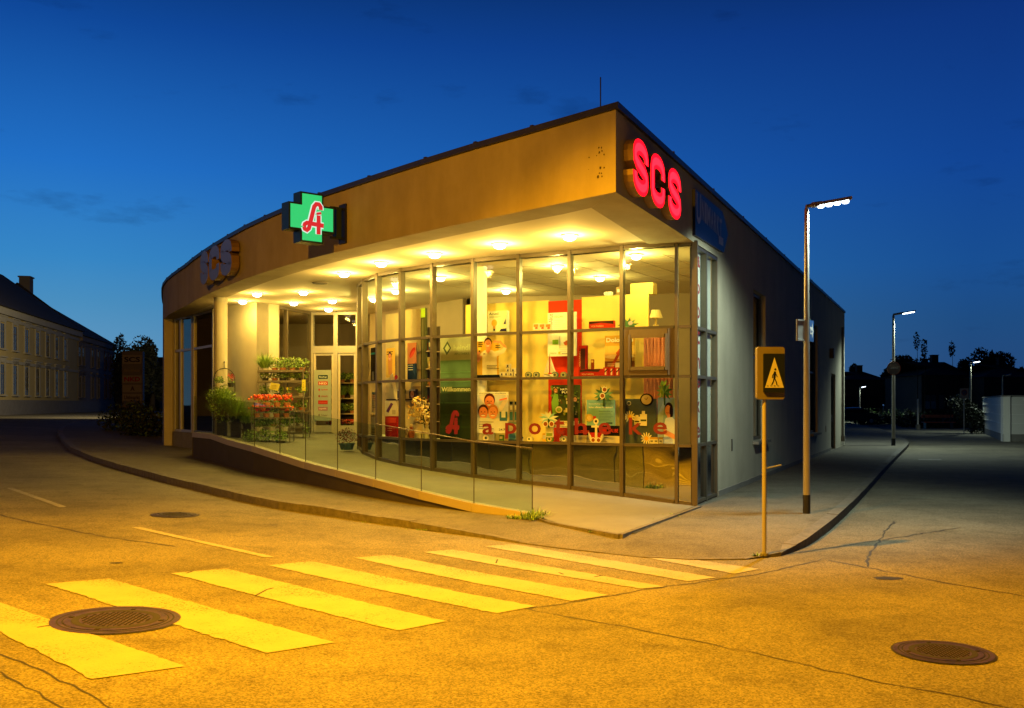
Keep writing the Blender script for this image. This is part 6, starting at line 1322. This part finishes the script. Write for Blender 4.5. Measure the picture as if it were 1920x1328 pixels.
# parked car at far left of the side street end
t = thing('parked_car','dark car parked at the far end beside the shop side wall','car',(at(1596,0,84)[0],84,-.12),.12); M_CARP = mat('car_paint_dark',(.02,.025,.035),.25,noise=.05,scale=3,metal=.6)
prof = [(-2.1,.35),(-2.15,.7),(-1.9,.95),(-1.2,1.0),(-.7,1.42),(.6,1.46),(1.3,1.02),(1.95,.88),(2.15,.65),(2.12,.35)]
m = MB(); n_ = len(prof); V = []
for y, s_ in ((-.85,1.),(-.6,1.),(.6,1.),(.85,1.)): V += [(x*(1 if abs(y)<.8 else .985), y*(1 if z<1.05 else .82), z*(1 if abs(y)<.8 else .985)) for x,z in prof]
m.add(V, [(j*n_+i,j*n_+i+1,(j+1)*n_+i+1,(j+1)*n_+i) for j in range(3) for i in range(n_-1)]+[tuple(range(n_)),tuple(range(3*n_,4*n_))[::-1]]+[(j*n_,(j+1)*n_,(j+1)*n_+n_-1,j*n_+n_-1) for j in range(3)], M_CARP); m.build('body', t, local=True)
for s_ in (-1,1): m = MB(); m.add([(x,s_*.745,z) for x,z in ((-1.0,1.05),(-.62,1.36),(.55,1.39),(1.05,1.05))],[(0,1,2,3)],M_NIGHTG); m.build('window', t, local=True)
for x in (-1.35,1.35):
    for y in (-.8,.8):
        m = MB(); m.tube([(x,y-.1,.32),(x,y+.1,.32)],.32,M_BLACK,n=16); wh = m.build('wheel', t, local=True); m = MB(); m.tube([(x,y-.105,.32),(x,y+.105,.32)],.18,M_STEEL,n=12); m.build('rim', wh, local=True)
for y in (-.6,.6): m = MB(); m.box((2.13,y,.68),(.08,.3,.12),M_WHITE); m.build('headlight', t, local=True); m = MB(); m.box((-2.12,y,.75),(.06,.25,.14),mat('tail_red',(.3,.01,.01),.3)); m.build('tail_light', t, local=True)

# ---------------------------------------------------------------- background left: old town houses
Ld = Vector((-.2086,1,0)); L0 = Vector((-37.4,72,0)); lu = Ld.normalized(); ln = Vector((lu.y,-lu.x,0)); LS = math.hypot(.2086,1)
def Ls(px): u = (px-960)/F; return (u*72+37.4)/(-.2086-u)*LS   # metres along the wall from L0 (px = 0)
def old_house(name, label, s0, s1, wallm, trimm, zb, ze, wins, rows, wname, ridge, xtra=None):
    P = lambda s, d=0: L0+lu*s+ln*d
    t = thing(name, label, 'building', tuple(P((s0+s1)/2)+Vector((0,0,zb)))); D = 11.
    m = MB(); m.prism([tuple(P(s0)[:2]),tuple(P(s1)[:2]),tuple(P(s1,-D)[:2]),tuple(P(s0,-D)[:2])], zb-1., ze, wallm); m.build('wall', t)
    def band(z, h, d, nm, mt): m = MB(); m.bar(P(s0,d/2)+Vector((0,0,z)), P(s1,d/2)+Vector((0,0,z)), d, mt, h=h); m.build(nm, t)
    band(ze-.25,.5,.35,'cornice',trimm); band(ze-.75,.25,.12,'cornice',trimm); band((zb+ze)/2-.02,.22,.10,'string_course',trimm); band(zb+.35,1.3,.06,'plinth',M_PLINTH)
    for s in wins:
        for (z0, z1) in rows:
            m = MB(); w = .52
            m.bar(P(s-w-.12,.05)+Vector((0,0,z0-.1)),P(s-w-.12,.05)+Vector((0,0,z1+.1)),.24,trimm,h=.1) if False else None
            for q in (s-w-.11, s+w+.11): c = P(q,.04); m.box((c.x,c.y,(z0+z1)/2),(.22,.08,z1-z0+.3),trimm,ux=lu[:2])
            c = P(s,.05); m.box((c.x,c.y,z1+.30),(2*w+.5,.10,.36),trimm,ux=lu[:2]); m.box((c.x+ln.x*.04,c.y+ln.y*.04,z1+.55),(2*w+.7,.22,.10),trimm,ux=lu[:2]); m.box((c.x+ln.x*.03,c.y+ln.y*.03,z0-.10),(2*w+.6,.20,.10),trimm,ux=lu[:2])
            fo = m.build('window', t); m = MB(); c = P(s,.01); m.box((c.x,c.y,(z0+z1)/2),(2*w,.02,z1-z0),M_OLDG,ux=lu[:2]); m.build('pane', fo)
            m = MB(); c = P(s,.03); m.box((c.x,c.y,(z0+z1)/2),(.06,.03,z1-z0),M_PLINTH,ux=lu[:2]); m.box((c.x,c.y,z0+(z1-z0)*.68),(2*w,.034,.06),M_PLINTH,ux=lu[:2]); m.build('sash', fo)
    return t, P, D
M_YEL = mat('ochre_plaster',(.42,.33,.13),.9,noise=.15,scale=.8); M_TRIM = mat('stucco_trim',(.36,.34,.28),.9,noise=.15,scale=1.5); M_GREY = mat('grey_old_plaster',(.20,.17,.15),.9,noise=.2,scale=.8)
sA = Ls(148); wA = [Ls(x) for x in (4,27.4,49,69,88,106,123)]
zb, ze = .93, .93+7.75
dd = (wA[5]-wA[1])/4; wA = [wA[1]+dd*k for k in range(-3,6)]
tA, P, D = old_house('old_town_house','long two-storey ochre town house with white window surrounds at the far left', -16., sA, M_YEL, M_TRIM, zb, ze, wA, [(2.35,4.55),(5.75,7.55)], 'w', None)
sB = Ls(214); wB = [Ls(x) for x in (149,156,173,184,198,206)]
tB, P, D = old_house('old_town_house','darker grey two-storey town house adjoining the ochre one on its right', sA+.02, sB, M_GREY, M_GREY, zb-.05, ze-.35, wB, [(2.3,4.3),(5.5,7.2)], 'w', None)
def roof_seg(t, s0, s1, zE, zR, hipend, back=5.5, hip0=False):
    m = MB(); a, b, c, d = P(s0,.6),P(s1,.5),P(s1,-D-.4),P(s0,-D-.4); r0 = P(s0+(back if hip0 else 0),-back); r1 = P(s1-(hipend),-back); V = [a+Vector((0,0,zE)),b+Vector((0,0,zE)),c+Vector((0,0,zE)),d+Vector((0,0,zE)),r0+Vector((0,0,zR)),r1+Vector((0,0,zR))]
    m.add(V, [(0,1,5,4),(1,2,5),(2,3,4,5),(3,0,4),(3,2,1,0)], M_HR); return m.build('roof', t)
q = P(0,-5.5)
def ridge_z(px, py): 
    A_ = P(-20,-5.5); B_ = P(60,-5.5); p = on(px,(A_.x,A_.y),(B_.x,B_.y)); return zz(py, p[1]), (Vector((*p,0))-A_).dot(lu)-20
zR, s_ = ridge_z(107,561); zR0, s0_ = ridge_z(32,545)
rA = roof_seg(tA, s0_, sA, ze+.02, zR, .0)
zR3, s3_ = ridge_z(0,526); 
m = MB(); a, b, c, d = P(-16,.6),P(s0_-.01,.6),P(s0_-.01,-D-.4),P(-16,-D-.4); V = [p+Vector((0,0,ze+.02)) for p in (a,b,c,d)]+[P(-16,-5.5)+Vector((0,0,zR3+.6)),P(s0_-4.5,-5.5)+Vector((0,0,zR3+.6))]; m.add(V,[(0,1,5,4),(1,2,5),(2,3,4,5),(3,0,4),(3,2,1,0)],M_HR); m.build('roof', tA)
zc, sc_ = ridge_z(49,530); p_ = P(sc_,-5.5); m = MB(); m.box((p_.x,p_.y,(zR+zc)/2-.2),(1.3,1.0,zc-zR+1.6),M_GREY,ux=lu[:2]); m.box((p_.x,p_.y,zc+.52),(1.5,1.2,.12),M_GREY,ux=lu[:2]); m.build('chimney', rA)
m = MB(); a, b, c, d = P(sA+.03,.55),P(sB,.5),P(sB,-D-.4),P(sA+.03,-D-.4); z2 = ze-.33; V = [p+Vector((0,0,z2)) for p in (a,b,c,d)]+[P(sA+.03,-5.5)+Vector((0,0,zR-.35)),P(sB-9.,-5.5)+Vector((0,0,zR-1.0))]; m.add(V,[(0,1,5,4),(1,2,5),(2,3,4,5),(3,0,4),(3,2,1,0)],M_HR); m.build('roof', tB)
# pylon sign
Y = 46.; x = at(248,0,Y)[0]; gzx = gz(x); t = thing('pylon_sign','tall unlit pylon sign with stacked shop panels beside the dark shrub','pylon sign',(x,Y,gzx)); wv2 = .97; fr = Frame((x-wv2/2,Y,gzx),(1,0,0),(0,-1,0)); hT = zz(659,Y)-gzx
M_PYL = mat('pylon_panel',(.13,.115,.11),.5,noise=.12,scale=3); M_PYD = mat('pylon_dark',(.06,.05,.05),.5)
m = MB(); m.box((0,.12,hT/2),(wv2,.22,hT),M_PYD); m.build('frame', t, local=True)
tx = [('SCS',.83,.12,M_PYL,(30,24,26)),('Bioshop',.70,.08,M_PYD,(110,100,96)),('NKD',.575,.10,M_PYL,(120,24,20)),('A',.45,.10,M_PYL,(50,26,24)),('Unimarkt',.335,.09,M_PYL,(60,50,50)),('blumen',.21,.09,M_PYD,(100,90,86))]
fw = Frame((x-wv2/2,Y,gzx),(1,0,0),(0,-1,0))
for (s_t, y0, h_, mt, c_) in tx:
    m = MB(); z0 = hT*y0; hh = hT*h_; V = [fw.p(a_,b_,.02) for a_,b_ in ((.04,z0),(wv2-.04,z0),(wv2-.04,z0+hh),(.04,z0+hh))]; V += [v+Vector((0,.03,0)) for v in V]; m.add(V, [(0,1,2,3),(0,4,5,1),(1,5,6,2),(2,6,7,3),(3,7,4,0)], mt)
    put_text(m, fw, s_t, wv2*.12 if len(s_t) > 1 else wv2*.42, z0+hh*.2, wv2*.76 if len(s_t) > 1 else wv2*.2, hh*.6, pcol(c_), .023, .03); m.build('sign_panel', t)
for i,(px,Y,r_,lab) in enumerate(((272,36,(1.0,1.0,.75),'dark shrub at the foot of the curved wall, nearer the wall'),(238,40,(1.2,1.0,.75),'dark shrub beside the pylon sign'),(255,44,(1.,1.,.8),'dark shrub right behind the pylon shrub'))):
    x = at(px,0,Y)[0]; bush(x,Y,gz(x),r_,900,lab,'dark shrubs near the pylon sign',leaf=.13)
for i,(px,pt,Y,wpx) in enumerate(((262,612,90,28),(232,628,100,22),(285,640,95,20))):
    x, y, zt_ = at(px,pt,Y); w_ = wpx*Y/F; tree(x,y,gz(x),zt_-gz(x),(w_*1.3,w_,zt_*.4),('dark tree behind the pylon sign','dark tree at the end of the grey town house','dark tree just left of the curved facade')[i],2600,'dark trees behind the pylon sign',.36)
# shopfront of a low building closing the street end
m = MB(); Y = 118; x0, x1 = at(205,0,Y)[0], at(300,0,Y)[0]; t = thing('far_house','low dark house closing the end of the street behind the pylon sign','house',((x0+x1)/2,Y,.9)); m.prism([(x0,Y),(x1,Y),(x1,Y+8),(x0,Y+8)],-.1,5.,M_HW); m.build('wall',t); m = MB(); m.add([(x0-.4,Y-.4,5),(x1+.4,Y-.4,5),(x1+.4,Y+8.4,5),(x0-.4,Y+8.4,5),(x0-.4,Y+4,7.4),(x1+.4,Y+4,7.4)],[(0,1,5,4),(1,2,5),(2,3,4,5),(3,0,4),(3,2,1,0)],M_HR); m.build('roof',t)
IP = 74
# ---------------------------------------------------------------- camera, sky, light
cam = bpy.data.cameras.new('camera'); co_ = bpy.data.objects.new('camera', cam); COL.objects.link(co_)
co_.location = (0,0,H); co_.rotation_euler = (math.pi/2,0,0); cam.sensor_width = 36; cam.lens = F/1920*36; cam.shift_y = 93/1920; cam.clip_end = 3000; cam.clip_start = .1
S.camera = co_
w = bpy.data.worlds.new('World'); S.world = w; w.use_nodes = True; nt = w.node_tree; L = nt.links; bg = nt.nodes['Background']
tc = nt.nodes.new('ShaderNodeTexCoord'); sx = nt.nodes.new('ShaderNodeSeparateXYZ'); L.new(tc.outputs['Generated'], sx.inputs[0])
def ramp(stops):
    r = nt.nodes.new('ShaderNodeValToRGB'); e = r.color_ramp.elements
    while len(e) < len(stops): e.new(.5)
    for k, (p, c) in enumerate(stops): e[k].position = p; e[k].color = (*srgb(c), 1)
    L.new(sx.outputs['Z'], r.inputs[0]); return r
ra = ramp([(0,(112,160,192)),(.095,(73,142,191)),(.135,(54,134,197)),(.22,(33,111,197)),(.34,(15,72,154)),(.45,(5,26,66)),(.7,(1,5,14)),(1,(0,2,6))])
rb = ramp([(0,(40,72,118)),(.077,(30,76,130)),(.13,(24,78,146)),(.22,(17,68,148)),(.34,(13,52,126)),(.45,(5,22,56)),(.7,(1,5,14)),(1,(0,2,6))])
mr = nt.nodes.new('ShaderNodeMapRange'); mr.inputs['From Min'].default_value = -.40; mr.inputs['From Max'].default_value = .42; L.new(sx.outputs['X'], mr.inputs['Value'])
mx = nt.nodes.new('ShaderNodeMix'); mx.data_type = 'RGBA'; L.new(mr.outputs[0], mx.inputs['Factor']); L.new(ra.outputs[0], mx.inputs['A']); L.new(rb.outputs[0], mx.inputs['B'])
# a few thin dark clouds
mp = nt.nodes.new('ShaderNodeMapping'); mp.inputs['Scale'].default_value = (3.2,3.2,11.); L.new(tc.outputs['Generated'], mp.inputs[0])
nz = nt.nodes.new('ShaderNodeTexNoise'); nz.inputs['Scale'].default_value = 2.3; nz.inputs['Detail'].default_value = 7; nz.inputs['Roughness'].default_value = .6; L.new(mp.outputs[0], nz.inputs['Vector'])
cr = nt.nodes.new('ShaderNodeValToRGB'); cr.color_ramp.elements[0].position = .60; cr.color_ramp.elements[1].position = .78; cr.color_ramp.elements[0].color = (1,1,1,1); cr.color_ramp.elements[1].color = (.45,.42,.45,1); L.new(nz.outputs['Fac'], cr.inputs[0])
m2 = nt.nodes.new('ShaderNodeMix'); m2.data_type = 'RGBA'; m2.blend_type = 'MULTIPLY'; m2.inputs['Factor'].default_value = .7; L.new(mx.outputs['Result'], m2.inputs['A']); L.new(cr.outputs[0], m2.inputs['B'])
md = nt.nodes.new('ShaderNodeMapRange'); md.inputs['From Min'].default_value = -.15; md.inputs['From Max'].default_value = .75; md.inputs['To Min'].default_value = .10; md.inputs['To Max'].default_value = 1.; L.new(sx.outputs['Y'], md.inputs['Value'])
m3 = nt.nodes.new('ShaderNodeVectorMath'); m3.operation = 'SCALE'; L.new(m2.outputs['Result'], m3.inputs[0]); L.new(md.outputs[0], m3.inputs['Scale'])
L.new(m3.outputs[0], bg.inputs[0]); bg.inputs[1].default_value = 1.0
def lamp(kind, name, loc, col, power, rot=None, size=.1, cone=None, blend=.5):
    l = bpy.data.lights.new(name, kind); l.color = col; l.energy = power
    if kind == 'SPOT': l.spot_size = math.radians(cone); l.spot_blend = blend; l.shadow_soft_size = size
    elif kind == 'POINT': l.shadow_soft_size = size
    elif kind == 'AREA': l.shape = 'DISK'; l.size = size
    o = bpy.data.objects.new(name, l); COL.objects.link(o); o.location = loc
    if rot is not None: o.rotation_euler = Vector(rot).to_track_quat('-Z','Y').to_euler()
    return o
SOD = (1,.415,.002)
lamp('SPOT', 'crossing_light', (-1.2,8.4,7.4), SOD, 13500, (.02,.03,-1), .12, 124, .7)
lamp('SPOT', 'street_light_sodium', (-5,-5,8.0), SOD, 12500, (-.22,.95,-.28), .15, 76, .5)
WARM = (1,.61,.10)
for i_, p in enumerate(DL): lamp('POINT', 'canopy_light', (p[0],p[1],p[2]-.17), WARM, 92 if i_ < 5 else 44, size=.05); lamp('AREA', 'canopy_light', (p[0],p[1],p[2]-.125), WARM, 46 if i_ < 5 else 36, size=.2)
for p in IL: lamp('POINT', 'shop_light', (p[0],p[1],p[2]-.15), (1,.84,.19), IP, size=.06)
for p, pw, dr, cn in LEDS: lamp('SPOT', 'led_light', p, (.82,1.,.80), pw*1.9, dr, .12, cn, .5)
lamp('SPOT', 'old_street_light', (-21.5,64,7.4), (1,.80,.42), 4600, (-.8,.5,-.30), .2, 140, .6)
S.view_settings.view_transform = 'Standard'; S.view_settings.look = 'None'; S.view_settings.gamma = 1; S.view_settings.exposure = 0
S.render.engine = 'CYCLES'; S.cycles.transparent_max_bounces = 24; S.cycles.max_bounces = 8
